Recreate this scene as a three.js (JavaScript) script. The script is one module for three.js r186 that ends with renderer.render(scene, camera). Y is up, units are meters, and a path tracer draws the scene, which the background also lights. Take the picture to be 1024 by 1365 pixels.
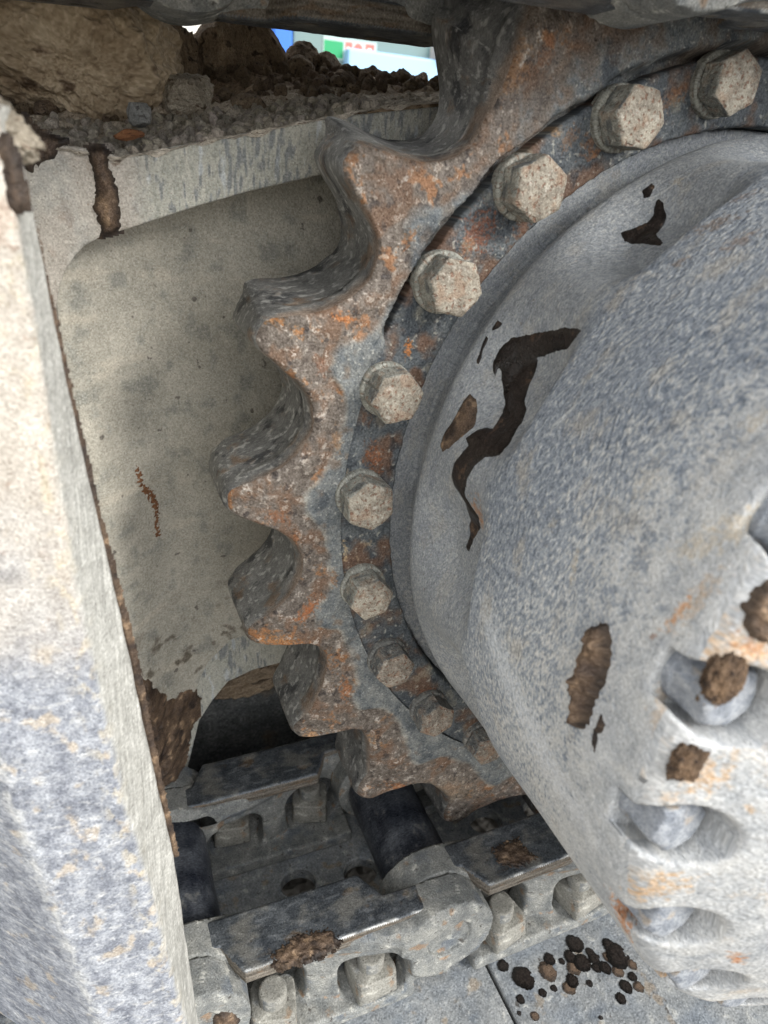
import * as THREE from 'three';
import { RoundedBoxGeometry } from 'three/addons/geometries/RoundedBoxGeometry.js';
import { mergeGeometries, mergeVertices } from 'three/addons/utils/BufferGeometryUtils.js';

// ------------------------------------------------------------------ camera, sky, sun, exposure
const scene = new THREE.Scene();
const V3 = (x, y, z) => new THREE.Vector3(x, y, z);
const camera = new THREE.PerspectiveCamera(71.55, 768 / 1024, 0.01, 80);
const CAM = V3(-0.3652, 0.1781, 0.34282), FWD = V3(0.35337, -0.43328, -0.82909).normalize();
const UPV = V3(0.09931, 0.89864, -0.4273).normalize(), RIGHT = FWD.clone().cross(UPV).normalize();
camera.position.copy(CAM); camera.up.copy(UPV); camera.lookAt(CAM.clone().add(FWD));
camera.focus = 0.44; camera.userData.fStop = 10.5;

const renderer = new THREE.WebGLRenderer({ antialias: true });
renderer.setSize(768, 1024);
renderer.toneMapping = THREE.LinearToneMapping;
renderer.toneMappingExposure = 1.82;
renderer.shadowMap.enabled = true;

const SUN = V3(0.52, 0.5, 0.72).normalize();
{ // an overcast sky: a little brighter overhead, a broad bright patch round the veiled sun
  const w = 256, h = 128, d = new Float32Array(w * h * 4), v = V3(0, 0, 0);
  for (let j = 0; j < h; j++) for (let i = 0; i < w; i++) {
    const phi = (i + 0.5) / w * Math.PI * 2 - Math.PI, lat = ((j + 0.5) / h - 0.5) * Math.PI;
    v.set(Math.cos(lat) * Math.cos(phi), Math.sin(lat), Math.cos(lat) * Math.sin(phi));
    const up = Math.max(0, v.y), s = Math.max(0, v.dot(SUN));
    const L = (v.y < 0 ? 0.6 : 0.68 + 0.3 * up) + 1.5 * Math.pow(s, 4);
    const o = (j * w + i) * 4;
    d[o] = L * 0.975; d[o + 1] = L * 0.99; d[o + 2] = L * 1.02; d[o + 3] = 1;
  }
  const t = new THREE.DataTexture(d, w, h, THREE.RGBAFormat, THREE.FloatType);
  t.mapping = THREE.EquirectangularReflectionMapping; t.magFilter = THREE.LinearFilter; t.needsUpdate = true;
  scene.background = t; scene.environment = t;
}
const sun = new THREE.DirectionalLight(new THREE.Color(1, 0.97, 0.92), 1.5);
sun.position.copy(SUN.clone().multiplyScalar(6)); sun.target.position.set(0, 0, 0);
sun.castShadow = true; sun.shadow.radius = 32; sun.shadow.mapSize.set(2048, 2048);
Object.assign(sun.shadow.camera, { left: -1.5, right: 1.5, top: 1.5, bottom: -1.5, near: 1, far: 14 });
scene.add(sun, sun.target);

// ------------------------------------------------------------------ helpers
const clamp = (x, a = 0, b = 1) => Math.min(b, Math.max(a, x));
const lerp = (a, b, t) => a + (b - a) * t;
const sst = (a, b, x) => { const t = clamp((x - a) / (b - a)); return t * t * (3 - 2 * t); };
const rad = (d) => d * Math.PI / 180;
let rs = 12345;
const rnd = () => { rs = (rs + 0x6d2b79f5) | 0; let t = Math.imul(rs ^ (rs >>> 15), 1 | rs); t = (t + Math.imul(t ^ (t >>> 7), 61 | t)) ^ t; return ((t ^ (t >>> 14)) >>> 0) / 4294967296; };
const rr = (a, b) => a + (b - a) * rnd();
const PERM = new Uint8Array(512);
{ const p = [...Array(256).keys()]; for (let i = 255; i > 0; i--) { const j = Math.floor(rnd() * (i + 1)); [p[i], p[j]] = [p[j], p[i]]; } for (let i = 0; i < 512; i++) PERM[i] = p[i & 255]; }
const GX = new Float32Array(256), GY = new Float32Array(256), GZ = new Float32Array(256);
for (let i = 0; i < 256; i++) { const z = rr(-1, 1), a = rr(0, 6.2832), q = Math.sqrt(1 - z * z); GX[i] = q * Math.cos(a) * 1.5; GY[i] = q * Math.sin(a) * 1.5; GZ[i] = z * 1.5; }
function pn(x, y, z) { // gradient noise, about -1..1
  const X = Math.floor(x), Y = Math.floor(y), Z = Math.floor(z), fx = x - X, fy = y - Y, fz = z - Z;
  const u = fx * fx * fx * (fx * (fx * 6 - 15) + 10), v = fy * fy * fy * (fy * (fy * 6 - 15) + 10), w = fz * fz * fz * (fz * (fz * 6 - 15) + 10);
  const x0 = X & 255, x1 = (X + 1) & 255, y0 = Y & 255, y1 = (Y + 1) & 255, z0 = Z & 255, z1 = (Z + 1) & 255;
  const A = PERM[x0], B = PERM[x1], a0 = PERM[A + y0], a1 = PERM[A + y1], b0 = PERM[B + y0], b1 = PERM[B + y1];
  const g = (h, dx, dy, dz) => GX[h] * dx + GY[h] * dy + GZ[h] * dz;
  const n00 = lerp(g(PERM[a0 + z0], fx, fy, fz), g(PERM[b0 + z0], fx - 1, fy, fz), u), n10 = lerp(g(PERM[a1 + z0], fx, fy - 1, fz), g(PERM[b1 + z0], fx - 1, fy - 1, fz), u);
  const n01 = lerp(g(PERM[a0 + z1], fx, fy, fz - 1), g(PERM[b0 + z1], fx - 1, fy, fz - 1), u), n11 = lerp(g(PERM[a1 + z1], fx, fy - 1, fz - 1), g(PERM[b1 + z1], fx - 1, fy - 1, fz - 1), u);
  return lerp(lerp(n00, n10, v), lerp(n01, n11, v), w);
}
function fbm(x, y, z, o = 4) { let s = 0, a = 0.5; for (let i = 0; i < o; i++) { s += a * pn(x, y, z); x = x * 2.03 + 11.3; y = y * 2.03 + 5.7; z = z * 2.03 + 3.1; a *= 0.5; } return s; }
const mix3 = (a, b, t) => { t = clamp(t); return [a[0] + (b[0] - a[0]) * t, a[1] + (b[1] - a[1]) * t, a[2] + (b[2] - a[2]) * t]; };

// a colour map and a map of height (red) and roughness (green) computed together; size in metres
function makeMaps(w, h, sx, sy, ox, oy, fn, grain = 15) {
  const G = new Float32Array(w * h); for (let i = 0; i < w * h; i++) G[i] = (rnd() + rnd() + rnd() - 1.5);
  const c = new Uint8Array(w * h * 4), b = new Uint8Array(w * h * 4);
  for (let j = 0; j < h; j++) for (let i = 0; i < w; i++) {
    const [col, hgt, rgh] = fn(ox + (i + 0.5) / w * sx, oy + (j + 0.5) / h * sy), o = (j * w + i) * 4, q = (j >> 1) * w + (i >> 1), g = (G[j * w + i] + 1.2 * G[q]) * grain;
    c[o] = clamp(col[0] + g, 0, 255); c[o + 1] = clamp(col[1] + g, 0, 255); c[o + 2] = clamp(col[2] + g, 0, 255); c[o + 3] = 255;
    b[o] = clamp(hgt + g * 0.004) * 255; b[o + 1] = clamp(rgh) * 255; b[o + 2] = 0; b[o + 3] = 255;
  }
  const mk = (d, srgb) => {
    const t = new THREE.DataTexture(d, w, h, THREE.RGBAFormat, THREE.UnsignedByteType);
    t.magFilter = THREE.LinearFilter; t.minFilter = THREE.LinearFilter; t.wrapS = t.wrapT = THREE.MirroredRepeatWrapping;
    if (srgb) t.colorSpace = THREE.SRGBColorSpace;
    t.repeat.set(1 / sx, 1 / sy); t.offset.set(-ox / sx, -oy / sy);
    t.needsUpdate = true; return t;
  };
  return { map: mk(c, true), bump: mk(b, false) };
}
function matOf(m, bump, metal = 0, extra = {}) {
  return new THREE.MeshStandardMaterial({ map: m.map, bumpMap: m.bump, roughnessMap: m.bump, roughness: 1, bumpScale: bump, metalness: metal, ...extra });
}
const used = {};
function numbered(n) { used[n] = (used[n] ?? -1) + 1; return used[n] ? `${n}_${String(used[n]).padStart(3, '0')}` : n; }
function tag(o, label, category, group, kind) { o.userData.label = label; o.userData.category = category; if (group) o.userData.group = group; if (kind) o.userData.kind = kind; return o; }
function thing(name, label, category, pos = [0, 0, 0], group) { const g = new THREE.Group(); g.name = numbered(name); g.position.set(...pos); scene.add(g); return tag(g, label, category, group); }
function mesh(name, geo, mat, parent = scene) { const m = new THREE.Mesh(geo, mat); m.name = parent === scene ? numbered(name) : name; m.castShadow = m.receiveShadow = true; parent.add(m); return m; }

// layout: the ray of one photograph pixel (1024 x 1365), met with a plane or a solid
const rayOf = (px, py) => FWD.clone().addScaledVector(RIGHT, (px - 512) / 947).addScaledVector(UPV, -(py - 682.5) / 947);
const atPlane = (px, py, ax, val) => { const d = rayOf(px, py); return CAM.clone().addScaledVector(d, (val - CAM[ax]) / d[ax]); };
function atSolid(px, py, sdf) { const d = rayOf(px, py).normalize(); let t = 0.03; const p = V3(0, 0, 0); for (let i = 0; i < 160; i++) { p.copy(CAM).addScaledVector(d, t); const s = sdf(p.x, p.y, p.z); if (s < 2e-4) break; t += s * 0.7; } return p; }

// naive surface nets over a signed distance function
function nets(sdf, mn, mx, h, uvOf) {
  const nx = Math.ceil((mx[0] - mn[0]) / h) + 1, ny = Math.ceil((mx[1] - mn[1]) / h) + 1, nz = Math.ceil((mx[2] - mn[2]) / h) + 1;
  const F = new Float32Array(nx * ny * nz), I = (i, j, k) => (k * ny + j) * nx + i;
  for (let k = 0; k < nz; k++) for (let j = 0; j < ny; j++) for (let i = 0; i < nx; i++) F[I(i, j, k)] = sdf(mn[0] + i * h, mn[1] + j * h, mn[2] + k * h);
  const id = new Int32Array(nx * ny * nz).fill(-1), P = [], N = [], T = [], e = h * 0.25;
  const grad = (x, y, z) => { const a = sdf(x + e, y, z) - sdf(x - e, y, z), b = sdf(x, y + e, z) - sdf(x, y - e, z), c = sdf(x, y, z + e) - sdf(x, y, z - e), l = Math.hypot(a, b, c) || 1; return [a / l, b / l, c / l, l / (2 * e)]; };
  for (let k = 0; k < nz - 1; k++) for (let j = 0; j < ny - 1; j++) for (let i = 0; i < nx - 1; i++) {
    let n = 0, sx = 0, sy = 0, sz = 0;
    const f = [];
    for (let c = 0; c < 8; c++) f.push(F[I(i + (c & 1), j + ((c >> 1) & 1), k + (c >> 2))]);
    const s0 = f[0] < 0; let same = true; for (let c = 1; c < 8; c++) if ((f[c] < 0) !== s0) { same = false; break; }
    if (same) continue;
    for (let c = 0; c < 8; c++) for (let b = 0; b < 3; b++) { const d = c | (1 << b); if (d === c || (f[c] < 0) === (f[d] < 0)) continue; const t = f[c] / (f[c] - f[d]); sx += (c & 1) + (b === 0 ? t : 0); sy += ((c >> 1) & 1) + (b === 1 ? t : 0); sz += (c >> 2) + (b === 2 ? t : 0); n++; }
    let x = mn[0] + (i + sx / n) * h, y = mn[1] + (j + sy / n) * h, z = mn[2] + (k + sz / n) * h;
    let g; for (let it = 0; it < 2; it++) { g = grad(x, y, z); const s = clamp(sdf(x, y, z) / Math.max(0.3, g[3]), -h * 0.6, h * 0.6); x -= g[0] * s; y -= g[1] * s; z -= g[2] * s; }
    g = grad(x, y, z);
    id[I(i, j, k)] = P.length / 3; P.push(x, y, z); N.push(g[0], g[1], g[2]);
  }
  const quad = (a, b, c, d, flip) => { if (a < 0 || b < 0 || c < 0 || d < 0) return; if (flip) T.push(a, c, b, a, d, c); else T.push(a, b, c, a, c, d); };
  for (let k = 1; k < nz - 1; k++) for (let j = 1; j < ny - 1; j++) for (let i = 1; i < nx - 1; i++) {
    const s = F[I(i, j, k)] < 0;
    if (s !== F[I(i + 1, j, k)] < 0) quad(id[I(i, j - 1, k - 1)], id[I(i, j, k - 1)], id[I(i, j, k)], id[I(i, j - 1, k)], !s);
    if (s !== F[I(i, j + 1, k)] < 0) quad(id[I(i - 1, j, k - 1)], id[I(i - 1, j, k)], id[I(i, j, k)], id[I(i, j, k - 1)], !s);
    if (s !== F[I(i, j, k + 1)] < 0) quad(id[I(i - 1, j - 1, k)], id[I(i, j - 1, k)], id[I(i, j, k)], id[I(i - 1, j, k)], !s);
  }
  const M = T.length, pos = new Float32Array(M * 3), nor = new Float32Array(M * 3), uv = new Float32Array(M * 2);
  for (let t = 0; t < M; t += 3) {
    const q = [T[t], T[t + 1], T[t + 2]], fn = [0, 1, 2].map((c) => N[q[0] * 3 + c] + N[q[1] * 3 + c] + N[q[2] * 3 + c]);
    const zm = (P[q[0] * 3 + 2] + P[q[1] * 3 + 2] + P[q[2] * 3 + 2]) / 3, U = q.map((v) => uvOf(P[v * 3], P[v * 3 + 1], P[v * 3 + 2], fn, zm));
    const m = Math.max(U[0][0], U[1][0], U[2][0]); for (const w of U) if (w.wrap && m - w[0] > w.wrap / 2) w[0] += w.wrap;
    for (let c = 0; c < 3; c++) { for (let a = 0; a < 3; a++) { pos[(t + c) * 3 + a] = P[q[c] * 3 + a]; nor[(t + c) * 3 + a] = N[q[c] * 3 + a]; } uv[(t + c) * 2] = U[c][0]; uv[(t + c) * 2 + 1] = U[c][1]; }
  }
  const G = new THREE.BufferGeometry(); G.setAttribute('position', new THREE.BufferAttribute(pos, 3)); G.setAttribute('normal', new THREE.BufferAttribute(nor, 3)); G.setAttribute('uv', new THREE.BufferAttribute(uv, 2));
  return mergeVertices(G, 1e-6);
}
const boxUV = (x, y, z, n) => { const a = Math.abs(n[0]), b = Math.abs(n[1]), c = Math.abs(n[2]); return a > b && a > c ? [z, y] : b > c ? [x, z] : [x, y]; };
const smax = (a, b, k) => { const h = Math.max(k - Math.abs(a - b), 0) / k; return Math.max(a, b) + h * h * k * 0.25; };
const smin = (a, b, k) => -smax(-a, -b, k);
const sdBox = (x, y, z, cx, cy, cz, hx, hy, hz, r = 0) => { const a = Math.abs(x - cx) - hx + r, b = Math.abs(y - cy) - hy + r, c = Math.abs(z - cz) - hz + r; return Math.hypot(Math.max(a, 0), Math.max(b, 0), Math.max(c, 0)) + Math.min(Math.max(a, b, c), 0) - r; };
// a grid of quads from a function (i, j) -> {p, uv}
function gridGeo(nu, nv, fn, keep) {
  const P = [], U = [], T = [], K = [], CC = [];
  for (let j = 0; j <= nv; j++) for (let i = 0; i <= nu; i++) { const { p, uv, k, c } = fn(i, j); if (c !== undefined) CC.push(c, c, c); P.push(p.x, p.y, p.z); U.push(uv[0], uv[1]); K.push(k ?? 1); }
  for (let j = 0; j < nv; j++) for (let i = 0; i < nu; i++) { const a = j * (nu + 1) + i, b = a + 1, c = b + nu + 1, d = a + nu + 1; if (keep && Math.max(K[a], K[b], K[c], K[d]) <= 0) continue; T.push(a, b, c, a, c, d); }
  const g = new THREE.BufferGeometry(); g.setAttribute('position', new THREE.Float32BufferAttribute(P, 3)); g.setAttribute('uv', new THREE.Float32BufferAttribute(U, 2)); if (CC.length) g.setAttribute('color', new THREE.Float32BufferAttribute(CC, 3)); g.setIndex(T); g.computeVertexNormals();
  return g;
}
function polyDist(x, y, pts) { let d = 1e9, ins = false; for (let i = 0, j = pts.length - 1; i < pts.length; j = i++) { const [ax, ay] = pts[j], [bx, by] = pts[i], ex = bx - ax, ey = by - ay, t = clamp(((x - ax) * ex + (y - ay) * ey) / (ex * ex + ey * ey)); d = Math.min(d, Math.hypot(x - ax - ex * t, y - ay - ey * t)); if ((ay > y) !== (by > y) && x < (bx - ax) * (y - ay) / (by - ay) + ax) ins = !ins; } return ins ? -d : d; }
// matter stuck on a surface: a lumpy skin of its own thickness over an outline drawn on that surface
function skin(surf, pts, thick, { step = 0.0012, rim = 0.003, lump = 0.4, edge = 0.0012, freq = 160, seed = 1, sharp = false, rimDark = 0 } = {}) {
  let x0 = 1e9, x1 = -1e9, y0 = 1e9, y1 = -1e9; for (const [x, y] of pts) { x0 = Math.min(x0, x); x1 = Math.max(x1, x); y0 = Math.min(y0, y); y1 = Math.max(y1, y); }
  const m = step * 3; x0 -= m; y0 -= m; x1 += m; y1 += m;
  const nu = Math.max(3, Math.ceil((x1 - x0) / step)), nv = Math.max(3, Math.ceil((y1 - y0) / step));
  return gridGeo(nu, nv, (i, j) => {
    const x = x0 + (x1 - x0) * i / nu, y = y0 + (y1 - y0) * j / nv;
    const d = -polyDist(x, y, pts) + edge * 2 * fbm(x * freq * 2, y * freq * 2, seed, 3);
    const n = fbm(x * freq, y * freq, seed + 7, 4);
    const h = d > 0 ? thick * (1 - Math.exp(-d / rim)) * (1 + lump * n * 1.6) + (sharp ? 0 : thick * lump * 0.3 * Math.abs(n) * clamp(d / rim)) : Math.max(-0.0012, d * 0.8);
    const s = surf(x, y); const wetRim = rimDark ? lerp(rimDark, 1, sst(0.0006, 0.0026, d + 0.0016 * n)) : 1; return { p: s.p.clone().addScaledVector(s.n, h), uv: [x, y], k: d > -step * 1.5 ? 1 : -1, c: wetRim };
  }, true);
}
// ------------------------------------------------------------------ final drive housing (axis z through the origin)
const HUB_R = 0.2105, HB = Math.PI * 2 / 22, HB0 = rad(169.3), HBR = 0.195, DIP = Math.PI * 2 / 14, DIP0 = rad(153.2);
const wrapA = (a, step) => a - step * Math.round(a / step);
function hubSDF(x, y, z) {
  const r = Math.hypot(x, y), th = Math.atan2(y, x);
  // hollows round the foot of the drum, each ending at a shelf at z = 0.085
  const c = 0.5 + 0.5 * Math.cos((th - DIP0) * 14), up = sst(0.095, 0.075, z), low = sst(0.016, 0.066, z);
  const R = HUB_R - (0.0012 + 0.0195 * Math.pow(c, 1.1)) * up * low + 0.0009 * pn(x * 22, y * 22, z * 22);
  let d = smax(r - R, (r - 0.206) * 0.5 + (z - 0.221) * 0.866, 0.008); // drum with a broad sloping shoulder
  d = smax(d, z - 0.25, 0.012); d = smax(d, 0.012 - z, 0.012);
  const neck = Math.max(r - 0.196, -0.128 - z, z - 0.1), foot = Math.max(r - 0.2128, z + 0.0125 + 0.0012 * pn(x * 50, y * 50, 3), -0.03 - z); d = Math.min(d, neck, foot);
  // pockets for the cover bolts
  const a = wrapA(th - HB0, HB), bx = r * Math.cos(a) - HBR - 0.002, by = r * Math.sin(a);
  const pk = Math.max(Math.hypot((bx + 0.002) * (bx > -0.002 ? 0.84 : 1), by) - 0.0146, 0.2055 - z);
  d = smax(d, -pk, 0.002);
  return d;
}
const RIMZ = 0.2135;
const hubUVall = (x, y, z, n, zm) => { // the bolted shoulder is mapped flat or round, the drum below by angle and height
  const r = Math.hypot(x, y);
  if (zm < RIMZ) return hubUV(x, y, z);
  if (Math.abs(n[2]) > 1.3) return [10 + x, y];
  return [10 + Math.atan2(y, x) * r * 1.0, 0.3 + z - 0.2 + (HUB_R - r) * 0.3];
};
function splitBy(g, test) { const uv = g.attributes.uv, ix = g.index.array, A = [], B = []; for (let i = 0; i < ix.length; i += 3) (test(uv.getX(ix[i])) || test(uv.getX(ix[i + 1])) || test(uv.getX(ix[i + 2])) ? B : A).push(ix[i], ix[i + 1], ix[i + 2]); g.setIndex([...[]]); const idx = new Uint32Array(A.length + B.length); idx.set(A); idx.set(B, A.length); g.setIndex(new THREE.BufferAttribute(idx, 1)); g.addGroup(0, A.length, 0); g.addGroup(A.length, B.length, 1); for (let i = 0; i < uv.count; i++) if (test(uv.getX(i))) uv.setX(i, uv.getX(i) - 10); return g; }
const hubUV = (x, y, z) => { let t = Math.atan2(y, x); if (t < 0) t += Math.PI * 2; const ir = Math.max(0, HUB_R - Math.hypot(x, y)), u = [t * HUB_R, z + ir * (sst(0.1, 0.17, z) - sst(0.012, 0.002, z))]; u.wrap = Math.PI * 2 * HUB_R; return u; };
const hubAt = (px, py) => { const p = atSolid(px, py, hubSDF); return hubUV(p.x, p.y, p.z); };
const hubSurf = (u, v) => { // point of the drum at arc u and height v
  const t = u / HUB_R, cs = Math.cos(t), sn = Math.sin(t); let r = 0.25;
  for (let i = 0; i < 40; i++) { const s = hubSDF(r * cs, r * sn, v); if (Math.abs(s) < 1e-4) break; r -= s * 0.7; }
  const e = 0.002, x = r * cs, y = r * sn, n = V3(hubSDF(x + e, y, v) - hubSDF(x - e, y, v), hubSDF(x, y + e, v) - hubSDF(x, y - e, v), hubSDF(x, y, v + e) - hubSDF(x, y, v - e)).normalize();
  return { p: V3(x, y, v), n };
};
// marks seen on the photograph: [x, y, radius in px, stretch, angle, colour, strength]
const marksIn = (list, to, most = 0.045) => list.map(([px, py, r, st, an, col, k]) => {
  const a = to(px, py), b = to(px + 4, py), c = to(px, py + 4), R = clamp(0.125 * (Math.hypot(b[0] - a[0], b[1] - a[1]) + Math.hypot(c[0] - a[0], c[1] - a[1])) * r, 0.002, most);
  const e = to(px + Math.cos(an) * 5, py + Math.sin(an) * 5), L = Math.hypot(e[0] - a[0], e[1] - a[1]) || 1;
  return { u: a[0], v: a[1], R, st, dx: (e[0] - a[0]) / L, dy: (e[1] - a[1]) / L, col, k };
});
function stain(col, u, v, marks, f = 420) {
  for (const m of marks) {
    const du = u - m.u, dv = v - m.v; if (Math.abs(du) > m.R * m.st * 1.6 || Math.abs(dv) > m.R * m.st * 1.6) continue;
    const al = (du * m.dx + dv * m.dy) / m.st, ac = -du * m.dy + dv * m.dx, d = Math.hypot(al, ac) / m.R;
    const k = sst(0.05, 0.6, 1 - d + 1.1 * fbm(u * f, v * f, m.R * 900, 5) - 0.3) * m.k * (0.75 + 0.6 * pn(u * f * 2.2, v * f * 2.2, 4));
    if (k > 0) col = mix3(col, m.col, k);
  }
  return col;
}
const RUST = [186, 112, 62], PALE_RUST = [196, 158, 118], TAN = [196, 178, 150], DKRUST = [104, 66, 48];
const hubMarks = marksIn([
  [930, 800, 26, 3.2, 2.25, PALE_RUST, 0.45], [905, 815, 13, 4.5, 2.25, [190, 130, 84], 0.8], [870, 850, 7, 1.6, 2, DKRUST, 0.8], [990, 700, 36, 2.2, 2.7, TAN, 0.6], [930, 730, 30, 2.2, 2.9, TAN, 0.5],
  [1000, 765, 22, 1.6, 2.3, RUST, 0.7], [1005, 860, 34, 1.5, 0.2, RUST, 0.8], [985, 880, 30, 1.4, 2.5, PALE_RUST, 0.8], [905, 885, 20, 1.8, 2.0, PALE_RUST, 0.7], [880, 950, 26, 2, 1.8, PALE_RUST, 0.4],
  [940, 1040, 46, 1.4, 2.4, PALE_RUST, 0.9], [890, 1065, 28, 1.3, 2.4, TAN, 0.8], [885, 1185, 40, 1.6, 2.8, PALE_RUST, 0.9], [850, 1190, 26, 1.2, 1.2, [196, 150, 104], 0.8], [830, 1230, 12, 2.2, 1.2, RUST, 0.8],
  [905, 1335, 34, 1.6, 0.8, [190, 116, 58], 0.95], [880, 1300, 24, 1.8, 1, PALE_RUST, 0.8], [983, 1278, 12, 2.4, 1.4, RUST, 0.9], [765, 760, 8, 6, 1.75, TAN, 0.6], [735, 700, 14, 2.6, 2.0, TAN, 0.4],
  [955, 297, 20, 1.8, 2.75, [128, 110, 96], 0.7], [985, 320, 20, 1.6, 2.7, [126, 106, 92], 0.7], [905, 350, 12, 1.4, 2.6, [140, 118, 100], 0.6], [990, 262, 12, 1.6, 2.7, [120, 100, 88], 0.6], [820, 235, 14, 1, 0, [150, 142, 130], 0.5], [905, 240, 12, 1, 0, TAN, 0.5],
  [640, 690, 8, 1.4, 1.2, RUST, 0.6], [960, 620, 50, 2.4, 2.4, [186, 180, 170], 0.4], [860, 640, 30, 2, 2.2, TAN, 0.25], [1010, 560, 26, 2, 2.5, TAN, 0.4],
  [660, 860, 30, 3, 1.25, [208, 212, 214], 0.75], [700, 950, 34, 3.2, 1.1, [204, 208, 212], 0.7], [750, 1050, 34, 3.2, 1.0, [206, 208, 210], 0.7], [815, 1090, 46, 2.4, 1.2, [200, 203, 206], 0.6], [835, 735, 20, 2.2, 2.0, [206, 208, 208], 0.7], [800, 990, 60, 1.8, 1.4, [190, 194, 198], 0.4], [960, 1180, 60, 2, 2.4, [200, 202, 202], 0.5], [850, 1140, 40, 1.8, 1.2, [200, 198, 192], 0.5],
], hubAt);
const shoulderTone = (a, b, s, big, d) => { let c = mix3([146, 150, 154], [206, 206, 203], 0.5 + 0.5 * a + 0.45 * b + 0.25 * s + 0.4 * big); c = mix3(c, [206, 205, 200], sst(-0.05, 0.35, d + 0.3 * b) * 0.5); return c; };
const hubMaps = makeMaps(2048, 1400, 0.76, 0.47, rad(70) * HUB_R, -0.06, (u, v) => {
  const band = sst(0.078, 0.09, v + 0.004 * pn(u * 60, v * 60, 3)); // above the shelf the drum is streaked and scoured, below it lies fine dust
  const w = 0.02 * fbm(u * 14, v * 14, 1, 3), iso = sst(0.15, 0.185, v);
  const s1 = lerp(fbm(u * 260, (v + w) * 600, 2, 5), fbm(u * 120, v * 120, 2, 5), iso), s2 = lerp(2.2 * fbm(u * 330, (v + w * 0.5) * 1050, 5, 3), pn(u * 600, v * 600, 5), iso), big = fbm(u * 9, v * 11, 9, 4);
  const s3 = 2 * fbm(u * 700 + v * 300, v * 1500, 17, 2);
  let c = mix3([100, 109, 121], [184, 188, 191], 0.52 + 0.85 * s1 + 0.34 * s2 + 0.26 * s3 + 0.4 * big);
  c = mix3(c, [208, 209, 207], sst(0.2, 0.55, 0.8 * s1 + 0.4 * s2 + 0.5 * big + 0.2 * s3) * 0.85);
  c = mix3(c, [184, 172, 154], sst(0.08, 0.4, fbm(u * 40, v * 70, 14, 5) + 0.15 * s2) * 0.42);
  const scr = fbm(u * 26 - v * 20, (v + 0.5 * u) * 520, 19, 4); c = mix3(c, [214, 214, 210], sst(0.26, 0.36, scr) * 0.55); c = mix3(c, [78, 86, 98], sst(0.26, 0.36, fbm(u * 24 + v * 14, (v - 0.35 * u) * 460, 20, 4)) * 0.45);
  const paleLight = sst(0.0, 0.4, 0.4 * fbm(u * 60, v * 80, 16, 5) + 0.7 * s1 + 0.5 * s2 + 0.5 * sst(0.1, 0.2, v + 0.02 * big) + 0.35 * sst(0.62, 0.78, u + 0.05 * big) - 0.26); // pale dusty grain that paints in the brighter light on the rim and side
  c = mix3(c, [200, 198, 192], paleLight * 0.75);
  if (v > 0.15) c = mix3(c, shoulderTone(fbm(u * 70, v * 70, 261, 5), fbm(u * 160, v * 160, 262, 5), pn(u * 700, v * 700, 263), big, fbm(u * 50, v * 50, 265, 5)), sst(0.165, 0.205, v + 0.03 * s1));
  const f1 = fbm(u * 50, v * 50, 21, 5), f2 = pn(u * 900, v * 900, 23);
  let d = mix3([132, 135, 136], [180, 180, 176], 0.5 + 0.6 * f1 + 0.25 * f2); d = mix3(d, [108, 114, 122], sst(0.1, 0.5, fbm(u * 40, v * 110, 25, 4)) * 0.55);
  d = mix3(d, [120, 92, 70], sst(0.36, 0.44, fbm(u * 260, v * 260, 29, 3)) * 0.4);
  d = mix3(d, c, 0.45);
  let col = mix3(d, c, band);
  col = stain(col, u, v, hubMarks);
  return [col, 0.5 + 0.3 * s1 * band + 0.12 * s2 * band + 0.12 * f1 + 0.07 * f2, 0.72 + 0.2 * s1];
});
const finalDrive = thing('final_drive', 'blue-grey dusty drum of the track drive with bolts sunk in pockets round its rim', 'final drive');
const rimHubMarks = marksIn([[940, 1035, 44, 1.3, 2.4, PALE_RUST, 0.8], [890, 1066, 24, 1.3, 2.4, [204, 176, 146], 0.7], [885, 1182, 38, 1.5, 2.8, PALE_RUST, 0.8], [850, 1192, 22, 1.2, 1.2, [200, 160, 118], 0.7], [905, 1335, 30, 1.5, 0.8, [190, 120, 66], 0.9], [983, 1278, 10, 2.2, 1.4, RUST, 0.8], [1000, 862, 30, 1.5, 0.2, RUST, 0.7], [985, 885, 26, 1.4, 2.5, PALE_RUST, 0.7], [1000, 1080, 12, 1.6, 0.3, PALE_RUST, 0.7], [985, 1000, 16, 1.6, 2, PALE_RUST, 0.5]], (px, py) => { const p = atSolid(px, py, hubSDF); return [p.x, p.y]; }, 0.022);
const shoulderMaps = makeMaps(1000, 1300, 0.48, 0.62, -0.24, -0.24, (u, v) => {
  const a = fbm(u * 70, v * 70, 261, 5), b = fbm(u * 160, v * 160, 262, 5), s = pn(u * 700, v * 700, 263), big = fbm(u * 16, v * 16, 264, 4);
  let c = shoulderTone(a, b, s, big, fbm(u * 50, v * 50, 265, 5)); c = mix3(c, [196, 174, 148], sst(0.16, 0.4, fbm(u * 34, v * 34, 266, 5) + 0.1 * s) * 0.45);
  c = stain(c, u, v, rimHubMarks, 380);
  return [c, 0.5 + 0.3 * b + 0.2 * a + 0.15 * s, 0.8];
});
mesh('housing', splitBy(nets(hubSDF, [-0.225, -0.225, -0.13], [0.225, 0.225, 0.262], 0.0023, hubUVall), (u) => u > 5), [matOf(hubMaps, 0.0011), matOf(shoulderMaps, 0.0011)], finalDrive);

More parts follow.
